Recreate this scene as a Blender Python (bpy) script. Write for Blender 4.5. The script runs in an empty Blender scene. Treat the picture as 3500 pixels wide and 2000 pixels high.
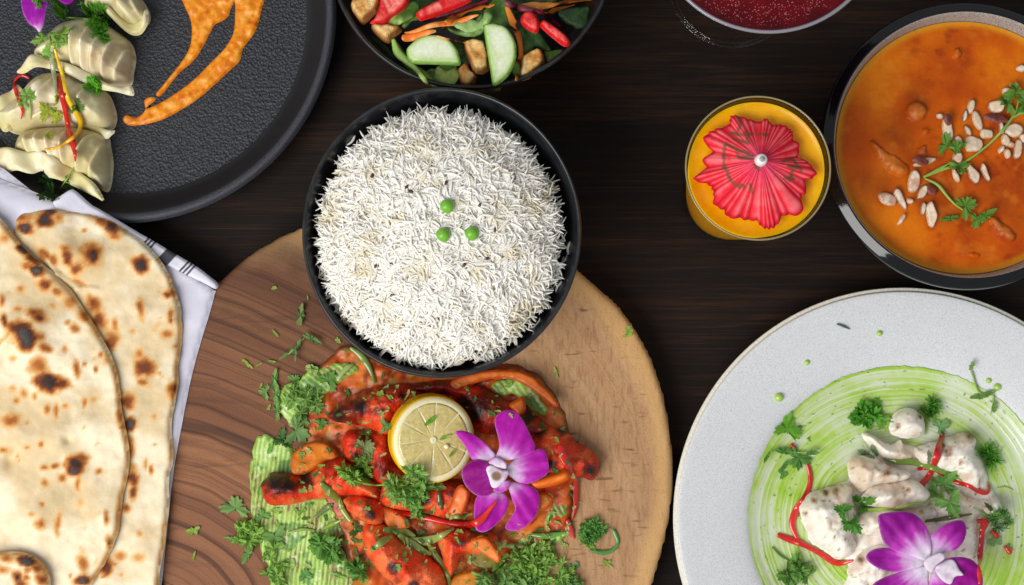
import bpy, math, random
import numpy as np
from mathutils import Vector, Matrix
from mathutils.bvhtree import BVHTree
random.seed(7); rng = np.random.default_rng(7)
S = bpy.context.scene; C = S.collection

# ------------------------------------------------------------ camera, world, lamps, exposure
H, F, NADIR = 0.94, 5640.0, 1415.0          # camera height (m), focal length and nadir row of the photograph
TILT = math.atan((NADIR - 1000) / F)
cam = bpy.data.cameras.new('camera'); cam.sensor_width = 36; cam.lens = 36 * F / 3500
cam.clip_start = .01; cam.clip_end = 50
co = bpy.data.objects.new('camera', cam); C.objects.link(co)
co.location = (0, 0, H); co.rotation_euler = (TILT, 0, 0); S.camera = co
w = bpy.data.worlds.new('World'); S.world = w; w.use_nodes = True
w.node_tree.nodes['Background'].inputs[0].default_value = (.92, .96, 1, 1)
w.node_tree.nodes['Background'].inputs[1].default_value = .38
def area_lamp(name, loc, target, size, power, col):
    l = bpy.data.lights.new(name, 'AREA'); l.shape = 'RECTANGLE'; l.size, l.size_y = size
    l.energy = power; l.color = col
    o = bpy.data.objects.new(name, l); C.objects.link(o); o.location = loc
    o.rotation_euler = (Vector(target) - Vector(loc)).to_track_quat('-Z', 'Y').to_euler()
area_lamp('window_light', (-.85, -.7, 1.3), (0, .05, 0), (1.2, 1.0), 34, (1, .985, .955))
S.view_settings.view_transform = 'Standard'; S.view_settings.look = 'None'
S.view_settings.exposure = 0; S.view_settings.gamma = 1
S.render.engine = 'CYCLES'; S.cycles.max_bounces = 8; S.cycles.transparent_max_bounces = 16
S.render.resolution_x, S.render.resolution_y = 1024, 585

# ------------------------------------------------------------ picture <-> place
ct, st = math.cos(TILT), math.sin(TILT)
def ray(px, py):
    x, y = (px - 1750) / F, -(py - 1000) / F
    return np.array((x, y * ct + st, y * st - ct))
def P(px, py, z=0.0):
    d = ray(px, py); t = (H - z) / -d[2]
    return np.array((d[0] * t, d[1] * t, z))
def PP(pts, z=0.0): return np.array([P(a, b, z)[:2] for a, b in pts])
def to_px(X, Y, Z):
    dz = Z - H
    yc = Y * ct + dz * st; zc = -Y * st + dz * ct
    return 1750 + F * X / -zc, 1000 - F * yc / -zc
def crop(ox, oy, s): return lambda *pts: [(ox + a / s, oy + b / s) for a, b in pts]
A1 = crop(0, 0, 1.941); A2 = crop(0, 600, 2.08); A3 = crop(0, 1300, 2.08); A4 = crop(1150, 0, 2.682); A5 = crop(1000, 280, 1.4)
B1 = crop(750, 1150, 1.713); B2 = crop(1300, 1250, 1.941); B3 = crop(2250, 0, 1.617); B4 = crop(2800, 0, 1.456)
B5 = crop(2300, 980, 1.4275); B6 = crop(2550, 1350, 2.24)

# ------------------------------------------------------------ colour and noise
def lin(h):
    h = h.lstrip('#'); c = np.array([int(h[i:i + 2], 16) / 255 for i in (0, 2, 4)])
    return np.where(c <= .04045, c / 12.92, ((c + .055) / 1.055) ** 2.4)
def hsh(i, j, s):
    n = (i * 374761393 + j * 668265263 + s * 974711) & 0xffffffff
    n = ((n ^ (n >> 13)) * 1274126177) & 0xffffffff
    return ((n ^ (n >> 16)) & 0xffff) / 65535.
def vnoise(x, y, s=0):
    xi, yi = np.floor(x).astype(np.int64), np.floor(y).astype(np.int64)
    fx, fy = x - xi, y - yi; fx = fx * fx * (3 - 2 * fx); fy = fy * fy * (3 - 2 * fy)
    a = hsh(xi, yi, s) * (1 - fx) + hsh(xi + 1, yi, s) * fx
    b = hsh(xi, yi + 1, s) * (1 - fx) + hsh(xi + 1, yi + 1, s) * fx
    return a * (1 - fy) + b * fy
def fbm(x, y, sc, s=0, o=4):
    r = 0; a = .5; t = 0; f = 1 / sc
    for k in range(o):
        r = r + a * vnoise(x * f + 17.3 * k, y * f - 9.1 * k, s + k); t += a; a *= .55; f *= 2.03
    return r / t
def smooth(a, b, x): t = np.clip((x - a) / (b - a), 0, 1); return t * t * (3 - 2 * t)
def mixc(a, b, t): t = np.asarray(t)[..., None]; return a * (1 - t) + b * t
def rampc(t, *st):
    out = np.repeat(st[0][1][None], len(t), 0)
    for (t0, c0), (t1, c1) in zip(st, st[1:]): out = np.where((t > t0)[:, None], mixc(c0, c1, np.clip((t - t0) / (t1 - t0), 0, 1)), out)
    return out

# ------------------------------------------------------------ materials
class N:
    def __init__(s, name):
        s.m = bpy.data.materials.new(name); s.m.use_nodes = True; s.t = s.m.node_tree; s.b = s.t.nodes['Principled BSDF']
        s.out = s.t.nodes['Material Output']
    def n(s, typ, ins=None, **kw):
        d = s.t.nodes.new('ShaderNode' + typ)
        for k, v in kw.items(): setattr(d, k, v)
        for k, v in (ins or {}).items():
            if isinstance(v, bpy.types.NodeSocket): s.t.links.new(v, d.inputs[k])
            else: d.inputs[k].default_value = v
        return d
    def pos(s, scale=(1, 1, 1), loc=(0, 0, 0), rot=0):
        return s.n('Mapping', {'Vector': s.n('TexCoord').outputs['Object'], 'Scale': scale, 'Location': loc, 'Rotation': (0, 0, rot)}).outputs[0]
    def noise(s, scale, vec=None, detail=4, rough=.6, dist=0):
        return s.n('TexNoise', {'Vector': vec or s.pos(), 'Scale': scale, 'Detail': detail, 'Roughness': rough, 'Distortion': dist}).outputs[0]
    def math(s, op, a, b=0., c=None):
        d = {0: a, 1: b}
        if c is not None: d[2] = c
        return s.n('Math', d, operation=op).outputs[0]
    def range(s, v, a, b, c=0., d=1.):
        return s.n('MapRange', {0: v, 1: a, 2: b, 3: c, 4: d}).outputs[0]
    def mix(s, f, a, b, mode='MIX'):
        d = s.t.nodes.new('ShaderNodeMix'); d.data_type = 'RGBA'; d.blend_type = mode
        for i, v in ((0, f), (6, a), (7, b)):
            if isinstance(v, bpy.types.NodeSocket): s.t.links.new(v, d.inputs[i])
            elif i: d.inputs[i].default_value = (*v, 1)
            else: d.inputs[i].default_value = v
        return d.outputs[2]
    def attr(s): return s.n('Attribute', attribute_name='Col').outputs['Color']
    def set(s, **kw):
        for k, v in kw.items():
            i = s.b.inputs[k.replace('_', ' ')]
            if isinstance(v, bpy.types.NodeSocket): s.t.links.new(v, i)
            else: i.default_value = (*v, 1) if len(np.shape(v)) and len(v) == 3 and i.type == 'RGBA' else v
    def bump(s, h, strength=.5, dist=.001):
        s.set(Normal=s.n('Bump', {'Height': h, 'Strength': strength, 'Distance': dist}).outputs[0])
def mat(name, col=None, rough=.5, var=(800, .25), bump=(1200, .4, .0006), spec=.5, sss=0, sr=(.004, .002, .001), coat=0, crough=.15, trans=None):
    k = N(name); base = k.attr() if col is None else k.n('RGB').outputs[0]
    if col is not None: base.default_value = (*lin(col), 1)
    if var:
        n = k.range(k.noise(var[0]), .25, .75, 1 - var[1], 1 + var[1] * .6)
        base = k.mix(1., base, k.n('CombineColor', {0: n, 1: n, 2: n}).outputs[0], 'MULTIPLY')
    k.set(Base_Color=base, Roughness=rough, Specular_IOR_Level=spec)
    if bump: k.bump(k.noise(bump[0], detail=3), bump[1], bump[2])
    if sss: k.set(Subsurface_Weight=sss, Subsurface_Radius=sr, Subsurface_Scale=1.)
    if coat: k.set(Coat_Weight=coat, Coat_Roughness=crough)
    if trans:
        tr = k.n('BsdfTranslucent', {'Color': base}); mx = k.n('MixShader', {0: trans, 1: k.b.outputs[0], 2: tr.outputs[0]})
        k.t.links.new(mx.outputs[0], k.out.inputs[0])
    return k.m

# ------------------------------------------------------------ objects
BV = []
def register(V, faces):
    V = np.asarray(V); BV.append((V[:, :2].min(0), V[:, :2].max(0), BVHTree.FromPolygons([tuple(v) for v in V.tolist()], [tuple(f) for f in faces])))
def hit(px, py):
    d = Vector(ray(px, py)).normalized(); o = Vector((0, 0, H)); best = 9; q = None
    g = P(px, py, .05)
    for lo, hi, b in BV:
        if g[0] < lo[0] - .02 or g[1] < lo[1] - .02 or g[0] > hi[0] + .02 or g[1] > hi[1] + .02: continue
        r = b.ray_cast(o, d)
        if r[0] is not None and r[3] < best: best, q = r[3], r[0]
    return np.array(q) if q is not None else P(px, py, 0)
def top(x, y):
    z = 0; o = Vector((x, y, .5)); d = Vector((0, 0, -1))
    for lo, hi, b in BV:
        if x < lo[0] or y < lo[1] or x > hi[0] or y > hi[1]: continue
        r = b.ray_cast(o, d)
        if r[0] is not None: z = max(z, r[0].z)
    return z
def tag(o, label, cat, group=None):
    o['label'] = label; o['category'] = cat
    if group: o['group'] = group
    return o
def thing(name, label, cat, loc, group=None):
    o = bpy.data.objects.new(name, None); C.objects.link(o); o.location = tuple(loc); o.empty_display_size = .01
    return tag(o, label, cat, group)
def obj(name, V, faces, m, parent=None, col=None, reg=False, flat=False):
    """link one mesh object from points in the place; its origin goes to its own base, or to its thing's"""
    V = np.asarray(V, float)
    if reg: register(V, faces)
    root = parent
    org = np.array((V[:, 0].mean(), V[:, 1].mean(), V[:, 2].min()))
    o_loc = org
    if parent is not None:
        par = np.zeros(3); p = parent
        while p is not None: par = par + np.array(p.location); p = p.parent
        o_loc = org - par
    me = bpy.data.meshes.new(name)
    me.from_pydata((V - org).tolist(), [], [tuple(map(int, f)) for f in faces])
    me.materials.append(m)
    if col is not None:
        a = me.attributes.new('Col', 'FLOAT_COLOR', 'POINT')
        c = np.ones((len(V), 4), np.float32); c[:, :3] = np.clip(col, 0, 1); a.data.foreach_set('color', c.ravel())
    if not flat: me.polygons.foreach_set('use_smooth', [True] * len(me.polygons))
    me.update()
    o = bpy.data.objects.new(name, me); C.objects.link(o); o.location = tuple(o_loc)
    if parent is not None: o.parent = parent
    return o

def spline(pts, n=8, closed=True):
    p = np.asarray(pts, float); m = len(p); out = []
    for i in range(m if closed else m - 1):
        g = (lambda j: p[j % m]) if closed else (lambda j: p[min(max(j, 0), m - 1)])
        a, b, c, d = g(i - 1), g(i), g(i + 1), g(i + 2)
        for k in range(n):
            t = k / n
            out.append(.5 * (2 * b + (c - a) * t + (2 * a - 5 * b + 4 * c - d) * t * t + (3 * b - a - 3 * c + d) * t ** 3))
    if not closed: out.append(p[-1])
    return np.array(out)
def snapgrid(poly, sp):
    lo, hi = poly.min(0) - sp * 1.5, poly.max(0) + sp * 1.5
    nx, ny = int((hi[0] - lo[0]) / sp) + 2, int((hi[1] - lo[1]) / sp) + 2
    X, Y = np.meshgrid(lo[0] + sp * np.arange(nx), lo[1] + sp * np.arange(ny)); Q = np.stack([X.ravel(), Y.ravel()], 1)
    ins = np.zeros(len(Q), bool); best = np.full(len(Q), 1e9); near = Q.copy()
    for a, b in zip(poly, np.roll(poly, -1, 0)):
        e = b - a; L = e @ e
        if L < 1e-16: continue
        if a[1] != b[1]:
            c = ((a[1] > Q[:, 1]) != (b[1] > Q[:, 1])) & (Q[:, 0] < (b[0] - a[0]) * (Q[:, 1] - a[1]) / (b[1] - a[1]) + a[0]); ins ^= c
        t = np.clip(((Q - a) @ e) / L, 0, 1); nr = a + t[:, None] * e; d = ((Q - nr) ** 2).sum(1)
        k = d < best; best[k] = d[k]; near[k] = nr[k]
    d = np.sqrt(best); snap = ~ins | (d < .3 * sp)
    q = np.arange(nx * ny).reshape(ny, nx); cells = np.stack([q[:-1, :-1], q[:-1, 1:], q[1:, 1:], q[1:, :-1]], -1).reshape(-1, 4)
    core = ins & ~(d < .3 * sp)
    cells = cells[core[cells].any(1)]
    Q[snap] = near[snap]; d[snap] = 0
    u, inv = np.unique(cells, return_inverse=True)
    return Q[u], inv.reshape(cells.shape), d[u]
def close_solid(Q, F4, zt, zb):
    n = len(Q); V = np.concatenate([np.c_[Q, zt], np.c_[Q, zb]])
    e = np.concatenate([F4[:, [i, (i + 1) % 4]] for i in range(4)])
    key = e[:, 0] * n + e[:, 1]; rev = e[:, 1] * n + e[:, 0]
    be = e[~np.isin(key, rev)]
    faces = F4.tolist() + (F4[:, ::-1] + n).tolist() + np.c_[be[:, 1], be[:, 0], be[:, 0] + n, be[:, 1] + n].tolist()
    return V, faces
def pillow(name, outline, m, z=0., h=.01, e=None, sp=.0013, amp=0., ns=.008, ridges=(), colf=None, parent=None, sm=True, reg=True, fine=0., nf=.003,
           thin=None, zf=None, seed=0, ragged=0., zo=None, n=6):
    """a rounded solid over an outline (picture points); z base, h height, e width of the rounded edge, ridges = (p, q, width, height)"""
    o2 = spline(outline, n) if sm else np.asarray(outline, float)
    poly = PP(o2, z + (.5 * h if zo is None else zo))
    if ragged:
        c = poly.mean(0); dv = poly - c; r = np.linalg.norm(dv, axis=1)
        poly = poly + dv / r[:, None] * (ragged * 2 * (fbm(poly[:, 0], poly[:, 1], .004, seed + 60) - .5))[:, None]
    Q, F4, d = snapgrid(poly, sp); e = e or max(d.max(), 1e-5)
    X, Y = Q.T
    pr = np.sqrt(np.clip(1 - (1 - np.minimum(d / e, 1)) ** 2, 0, 1))
    zt = z + h * pr
    if amp: zt = zt + amp * (2 * fbm(X, Y, ns, seed) - 1) * pr
    if fine: zt = zt + fine * (1 - 2 * np.abs(2 * fbm(X, Y, nf, seed + 90, 3) - 1)) * pr
    rg = np.zeros(len(Q)); rz = np.zeros(len(Q))
    for (p, q, wd, am) in ridges:
        a, b = P(*p, z + h)[:2], P(*q, z + h)[:2]; ev = b - a; t = np.clip(((Q - a) @ ev) / (ev @ ev), 0, 1)
        dd = ((Q - a - t[:, None] * ev) ** 2).sum(1); sg = (Q[:, 0] - a[0]) * ev[1] - (Q[:, 1] - a[1]) * ev[0]; ww = np.where(sg > 0, wd * 1.25, wd * .5); gs = np.exp(-dd / (ww * ww)); zt = zt + am * gs * pr * (1 - .4 * t)
        if am > 0: rg = np.maximum(rg, gs); rz = np.maximum(rz, np.exp(-dd / (9 * wd * wd)))
    zb = np.full(len(Q), z)
    if zf is not None: dz = zf(X, Y); zt = zt + dz; zb = zb + dz
    if thin is not None: zb = zt - thin
    V, faces = close_solid(Q, F4, zt, zb)
    col = None
    if colf is not None:
        px, py = to_px(X, Y, zt)
        c = colf(dict(X=X, Y=Y, px=px, py=py, d=d, z=zt - z, pr=pr, rg=rg, rz=rz)); col = np.concatenate([c, c])
    return obj(name, V, faces, m, parent, col, reg)
def lathe(name, prof, cx, cy, m, parent=None, seg=128, reg=False, smooth_prof=True, z0=0., wob=0., oval=1.):
    pr = spline(prof, 5, False) if smooth_prof else np.asarray(prof, float)
    a = np.linspace(0, 2 * np.pi, seg, endpoint=False); k = len(pr)
    V = np.concatenate([np.c_[cx + r * np.cos(a) * (1 + wob * np.sin(3 * a + 1)), cy + r * np.sin(a) * oval * (1 + wob * np.sin(2 * a)), np.full(seg, zz + z0)] for r, zz in pr])
    fs = []
    for i in range(k - 1):
        for j in range(seg):
            j2 = (j + 1) % seg; fs.append((i * seg + j, (i + 1) * seg + j, (i + 1) * seg + j2, i * seg + j2))
    return obj(name, V, fs, m, parent, None, reg)
def tube_mesh(pts, wd, th, ns=8, twist=0.):
    pts = np.asarray(pts, float); n = len(pts); T = np.gradient(pts, axis=0); T /= np.linalg.norm(T, axis=1)[:, None] + 1e-12
    V = []
    for i in range(n):
        s = np.cross(T[i], (0, 0, 1)); l = np.linalg.norm(s); s = s / l if l > 1e-4 else np.array((1., 0, 0)); u = np.cross(s, T[i])
        tw = twist * i / n
        s, u = s * math.cos(tw) + u * math.sin(tw), u * math.cos(tw) - s * math.sin(tw)
        for k in range(ns):
            a = 2 * math.pi * k / ns; ca, sa = math.cos(a), math.sin(a)
            ca = math.copysign(abs(ca) ** .6, ca); sa = math.copysign(abs(sa) ** .6, sa)
            V.append(pts[i] + s * ca * wd[i] / 2 + u * sa * th[i] / 2)
    fs = [(i * ns + k, i * ns + (k + 1) % ns, (i + 1) * ns + (k + 1) % ns, (i + 1) * ns + k) for i in range(n - 1) for k in range(ns)]
    fs += [tuple(range(ns))[::-1], tuple((n - 1) * ns + k for k in range(ns))]
    return np.array(V), fs
def strip(name, pts, wpx, m, label=None, cat=None, group=None, thick=.0012, taper=(.6, .35), lift=0., parent=None, twist=0., reg=True, col2=None, bow=0.):
    """a cut strip laid over whatever is under it, along picture points"""
    q = spline(pts, 7, False); n = len(q)
    W = np.array([hit(a, b) for a, b in q]); z = W[:, 2].copy()
    for _ in range(5): z = np.maximum(W[:, 2] * .6 + z * .4, (np.r_[z[:1], z[:-1]] + z + np.r_[z[1:], z[-1:]]) / 3)
    t = np.linspace(0, 1, n); z = z + thick / 2 + lift + .0002 + bow * np.sin(np.pi * t)
    W = np.array([P(a, b, zz) for (a, b), zz in zip(q, z)])
    env = np.minimum(1, taper[0] + (1 - taper[0]) * t / .2) * np.minimum(1, taper[1] + (1 - taper[1]) * (1 - t) / .3)
    wd = wpx / 6150. * env * (1 + .18 * np.sin(9 * t + len(pts)))
    V, fs = tube_mesh(W, wd, np.full(n, thick) * np.clip(env, .5, 1), twist=twist)
    col = None
    if col2 is not None: tt = np.repeat(t, 8); col = mixc(lin(col2[0]), lin(col2[1]), tt)
    o = obj(name, V, fs, m, parent, col, reg)
    if label: tag(o, label, cat, group)
    return o
# leaves -------------------------------------------------------------------------------------------------
def leaf_outline(kind, n=72):
    th = np.linspace(-math.pi, math.pi, n, endpoint=False); a = np.abs(th)
    if kind == 'coriander':
        r = (.42 + .58 * np.abs(np.cos(1.5 * th)) ** .7) * (1 + .13 * np.cos(15 * th)); r *= np.where(a > 2.5, .45, 1)
    elif kind == 'parsley':
        r = (.38 + .62 * np.abs(np.cos(2.5 * th)) ** .8) * (1 + .2 * np.cos(25 * th)); r *= np.where(a > 2.6, .35, 1)
    elif kind == 'frond':
        r = .18 + .82 * np.abs(np.cos(4.5 * th)) ** 3; r *= np.where(a > 2.5, .25, 1)
    elif kind == 'blade':
        r = 1 / np.sqrt(np.cos(th) ** 2 + (np.sin(th) / .3) ** 2) * (1 + .08 * np.cos(11 * th))
    else:   # broken flake
        r = .75 + .25 * np.cos(2 * th + 1) + .12 * np.cos(5 * th)
    return r * np.cos(th), r * np.sin(th)
LF = {k: leaf_outline(k) for k in ('coriander', 'parsley', 'frond', 'blade', 'flake')}
def leaf_mesh(px, py, size, rot, kind='coriander', ruffle=.12, lift=.0008, cup=.1, drape=True, cols=('#3f7a2c', '#7fae4a'), seed=None, tilt=(0, 0)):
    sd = int(px * 7 + py * 13) if seed is None else seed
    c = hit(px, py); R = size / (F / (H - c[2])); lx, ly = LF[kind]; n = len(lx)
    th0 = np.linspace(-math.pi, math.pi, n, endpoint=False); irr = .72 + .5 * vnoise(np.cos(th0) * 1.6 + sd % 101, np.sin(th0) * 1.6 + sd % 57, 3); asp = .75 + .5 * hsh(sd, 9, 4); lx, ly = lx * irr, ly * irr * asp
    rings = (.0, .35, .7, 1.); L = []; ca, sa = math.cos(rot), math.sin(rot); ph = (sd % 63) / 10.
    for f in rings:
        x, y = lx * f, ly * f
        th = np.arctan2(ly, lx)
        z = cup * f * f + ruffle * f * np.sin(5 * th + ph) * .5 + ruffle * f * f * np.sin(11 * th + 2 * ph) * .35 - .12 * f * np.abs(np.sin(th)) * (kind != 'flake') * .5 + x * tilt[0] + y * tilt[1]
        L.append(np.c_[c[0] + R * (x * ca - y * sa), c[1] + R * (x * sa + y * ca), R * z])
    V = np.concatenate(L)
    if drape:
        g = np.array([top(a, b) for a, b, _ in V]); med = np.median(g)
        base = np.where(g < med - .006, med - .003, g); base = .5 * base + .5 * max(med, 0) ; base = np.maximum(base, np.minimum(g, med + .012))
    else: base = c[2]
    V[:, 2] = V[:, 2] - min(0, V[:, 2].min()) * .6 + base + lift
    fs = []
    for i in range(3):
        for k in range(n):
            k2 = (k + 1) % n; fs.append((i * n + k, (i + 1) * n + k, (i + 1) * n + k2, i * n + k2))
    f = np.repeat(rings, n); th = np.tile(np.arctan2(ly, lx), 4)
    vein = (np.abs(np.cos(1.5 * th)) > .97) * .5
    t = np.clip(.12 + .6 * fbm(V[:, 0], V[:, 1], .004, sd) + .35 * f * (hsh(sd, 3, 1) - .2) + .25 * hsh(sd, 5, 2) + vein * .5, 0, 1)
    return V, fs, mixc(lin(cols[0]), lin(cols[1]), t)
def leaf(name, px, py, size, rot, label, cat, group=None, parent=None, **kw):
    V, fs, c = leaf_mesh(px, py, size, math.radians(rot), **kw)
    o = obj(name, V, fs, MLEAF, parent, c)
    return tag(o, label, cat, group) if label else o
def sprig(name, label, cat, stems, leaflets, kind='coriander', group=None, sw=7, cols=('#3f7a2c', '#7fae4a'), ruffle=.25, lift=.001, scol='#8db04a'):
    p0 = stems[0][0] if stems else leaflets[0][:2]
    t = thing(name, label, cat, hit(*p0), group)
    for s in stems: strip('stem', s, sw, MSTEM, parent=t, thick=.0011, reg=False, lift=.0008)
    for i, L in enumerate(leaflets):
        leaf('leaflet', L[0], L[1], L[2], L[3], None, None, None, t, kind=L[4] if len(L) > 4 else kind, cols=cols, ruffle=ruffle, lift=lift + .0009 * (i % 4))
    return t
def clump(name, label, cat, cx, cy, rad, n, size, kind='parsley', group=None, cols=('#2f7a1e', '#79b93e'), stems=(), seed=1, ry=None, tilt=.5):
    r = random.Random(seed); t = thing(name, label, cat, hit(cx, cy), group)
    for s in stems: strip('stem', s, 7, MSTEM, parent=t, thick=.0012, reg=False, lift=.0008)
    for i in range(n):
        kk = r.choice(('coriander', 'blade', 'blade', 'flake', 'parsley')) if kind == 'chopped' else kind
        a = r.uniform(0, 6.283); q = math.sqrt(r.random())
        x, y = cx + rad * q * math.cos(a), cy + (ry or rad) * q * math.sin(a)
        leaf('leaflet', x, y, size * r.uniform(.75, 1.25), r.uniform(0, 360), None, None, None, t, kind=kk, cols=cols, ruffle=.55,
             lift=.0008 + .004 * (1 - q) * r.random(), seed=seed * 97 + i * 13, tilt=(r.uniform(-tilt, tilt), r.uniform(-tilt, tilt)))
    return t

# ------------------------------------------------------------ shared materials
k = N('dark_table_wood')
g = k.noise(1, k.pos((14, 420, 40)), 8, .72, .5); g2 = k.noise(1, k.pos((2.2, 28, 10)), 4, .6, 1.2); g3 = k.noise(1, k.pos((60, 1500, 50)), 4, .7)
t = k.math('ADD', k.math('MULTIPLY', g, .55), k.math('MULTIPLY', g2, .45))
cr = k.n('ValToRGB', {0: t}).outputs[0]; r_ = cr.node.color_ramp
r_.elements[0].position = .33; r_.elements[0].color = (*lin('#090504'), 1); r_.elements[1].position = .68; r_.elements[1].color = (*lin('#3c2415'), 1)
e = r_.elements.new(.5); e.color = (*lin('#170d07'), 1)
scr = k.noise(1, k.pos((9, 2600, 50), rot=.015), 2, .5)
cr = k.mix(k.math('MULTIPLY', k.range(scr, .66, .72, 0, .5), k.range(k.noise(9), .45, .6)), cr, lin('#553a26'))
k.set(Base_Color=k.mix(k.range(g3, .5, .75), cr, lin('#0d0908')), Roughness=k.range(g, .3, .7, .5, .7), Specular_IOR_Level=.18)
k.bump(k.math('ADD', g, k.math('MULTIPLY', g3, .6)), .35, .0006); MTABLE = k.m

k = N('round_slab_wood')       # growth rings run round a pith near the lower left of the slab
dv = k.noise(9, None, 3, .5); vec = k.n('VectorMath', {0: k.pos(loc=(.155, .105, 0)), 1: k.n('Combine' + 'XYZ', {0: k.math('MULTIPLY', k.math('SUBTRACT', dv, .5), .02), 1: k.math('MULTIPLY', k.math('SUBTRACT', k.noise(7, k.pos(loc=(3, 1, 0)), 3), .5), .02)}).outputs[0]}, operation='ADD').outputs[0]
rad = k.n('VectorMath', {0: vec}, operation='LENGTH').outputs['Value']
ring = k.n('TexNoise', {'W': k.math('MULTIPLY', rad, 1.0), 'Scale': 190., 'Detail': 4., 'Roughness': .65}, noise_dimensions='1D').outputs[0]
ring2 = k.n('TexNoise', {'W': rad, 'Scale': 38., 'Detail': 2.}, noise_dimensions='1D').outputs[0]
pore = k.noise(1, k.pos((900, 900, 900)), 2, .7)
sep = k.n('SeparateXYZ', {0: k.pos()})
ax = k.math('ADD', k.math('MULTIPLY', sep.outputs[0], 1.), k.math('MULTIPLY', sep.outputs[1], -.22))
rd = k.n('VectorMath', {0: k.n('VectorMath', {0: k.pos(), 1: (.032, .012, 0)}, operation='ADD').outputs[0]}, operation='LENGTH').outputs['Value']
heart = k.range(k.math('ADD', k.math('ADD', rd, k.math('MULTIPLY', ax, .45)), k.math('MULTIPLY', k.math('SUBTRACT', k.noise(14, None, 3), .5), .07)), .080, .128, 1., 0.)
dark = k.mix(k.range(ring2, .35, .62), lin('#774a30'), lin('#976542')); dark = k.mix(k.range(ring, .5, .68, 0, .85), dark, lin('#4c2a1a'))
streak = k.noise(1, k.pos((9, 75, 1), rot=.1), 5, .65, .7)
dark = k.mix(k.range(streak, .54, .7, 0, .55), dark, lin('#2c1710'))
ring3 = k.n('TexNoise', {'W': k.math('ADD', rad, k.math('MULTIPLY', k.noise(16, None, 2), .012)), 'Scale': 55., 'Detail': 1.}, noise_dimensions='1D').outputs[0]
dark = k.mix(k.range(ring3, .6, .72, 0, .75), dark, lin('#3a2014'))
light = k.mix(k.range(ring, .3, .7), lin('#bd966e'), lin('#ab825c')); light = k.mix(k.range(ring2, .5, .7, 0, .5), light, lin('#a67849'))
light = k.mix(k.range(k.noise(11), .5, .75, 0, .4), light, lin('#9a7350'))
light = k.mix(k.range(k.noise(1, k.pos((500, 90, 1), rot=.06), 3, .6), .48, .7, 0, .65), light, lin('#8a603e'))
light = k.mix(k.range(k.noise(1, k.pos((60, 260, 1), loc=(2, 5, 0)), 2, .5), .63, .72, 0, .8), light, lin('#6e4a30'))
cr_ = k.n('VectorMath', {0: k.n('VectorMath', {0: k.pos(), 1: (.001, .004, 0)}, operation='ADD').outputs[0]}, operation='LENGTH').outputs['Value']
light = k.mix(k.range(k.math('ADD', cr_, k.math('MULTIPLY', k.noise(30), .012)), .140, .147, 0, .65), light, lin('#d0a468'))
rim = k.range(k.noise(1, k.pos((30, 5, 1)), 3), .4, .6)
dark = k.mix(k.range(k.math('ADD', sep.outputs[1], k.math('MULTIPLY', k.noise(12, None, 3), .06)), .03, .13, 0, .6), dark, lin('#46281a')); c = k.mix(heart, light, dark); c = k.mix(k.range(pore, .56, .75, 0, .35), c, lin('#46301f'))
k.set(Base_Color=c, Roughness=.62, Specular_IOR_Level=.3); k.bump(k.math('ADD', ring, pore), .3, .0005); MSLAB = k.m

k = N('matte_black_stone'); h = k.n('TexVoronoi', {'Vector': k.pos(), 'Scale': 620.}).outputs[0]; h2 = k.noise(900, None, 3, .6)
hh = k.math('ADD', h, h2)
k.set(Base_Color=k.mix(k.range(h2, .3, .7), lin('#16171c'), lin('#30323b')), Roughness=k.range(h2, .3, .7, .38, .55), Specular_IOR_Level=.5); k.bump(hh, .9, .0008); MBLACK = k.m
k = N('black_plate_rim'); h2 = k.noise(1500, None, 3, .6)
k.set(Base_Color=k.mix(k.range(h2, .3, .7), lin('#1c1d22'), lin('#44454f')), Roughness=.42, Specular_IOR_Level=.5); k.bump(h2, .7, .0006); MRIM = k.m
MWALL = mat('smooth_black_stone', '#1d1d1f', .55, (300, .1), (900, .15, .0003), spec=.35)
k = N('black_bowl_glaze'); h2 = k.noise(130, None, 4, .6)
k.set(Base_Color=k.mix(k.range(h2, .35, .7), lin('#141518'), lin('#2b2c30')), Roughness=.34, Specular_IOR_Level=.5); k.bump(k.noise(160, None, 2), .12, .001); MBOWL = k.m
k = N('glossy_black'); k.set(Base_Color=lin('#0d0d10'), Roughness=.07, Specular_IOR_Level=.45); MGLOSS = k.m
k = N('grey_speckled_glaze'); s1 = k.noise(1400, None, 2, .7); s2 = k.noise(2600, k.pos(loc=(1, 2, 3)), 1, .5)
c = k.mix(k.range(s1, .42, .66), lin('#b4afa8'), lin('#7a746d')); k.set(Base_Color=k.mix(k.range(s2, .6, .7), c, lin('#4a4038')), Roughness=.4); k.bump(s1, .15, .0003); MGREY = k.m
k = N('white_speckled_stoneware'); s1 = k.noise(1500, None, 3, .75); s2 = k.noise(1800, k.pos(loc=(.1, .2, .3)), 1, .5); s3 = k.noise(30, None, 3)
c = k.mix(k.range(s1, .38, .66), lin('#dfe1e3'), lin('#c3c5c8')); c = k.mix(k.range(s2, .62, .74, 0, .7), c, lin('#8d8b86')); c = k.mix(k.range(s3, .4, .7, 0, .25), c, lin('#c9cccf'))
k.set(Base_Color=c, Roughness=.42, Specular_IOR_Level=.4); k.bump(s1, .2, .0004); MWHITE = k.m
MPLATE_EDGE = mat('bare_clay_edge', '#dedacd', .6)
k = N('white_linen'); wv = k.math('ADD', k.n('TexWave', {'Vector': k.pos(), 'Scale': 500., 'Distortion': .6}).outputs['Fac'], k.n('TexWave', {'Vector': k.pos(rot=1.571), 'Scale': 500., 'Distortion': .6}).outputs['Fac'])
k.set(Base_Color=k.attr(), Roughness=.9, Specular_IOR_Level=.1, Sheen_Weight=.2); k.bump(wv, .25, .0003); MLINEN = k.m
k = N('drinking_glass')
tb = k.n('BsdfTransparent'); gl = k.n('BsdfGlossy', {'Roughness': .02}); fr = k.n('LayerWeight', {'Blend': .5})
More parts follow.
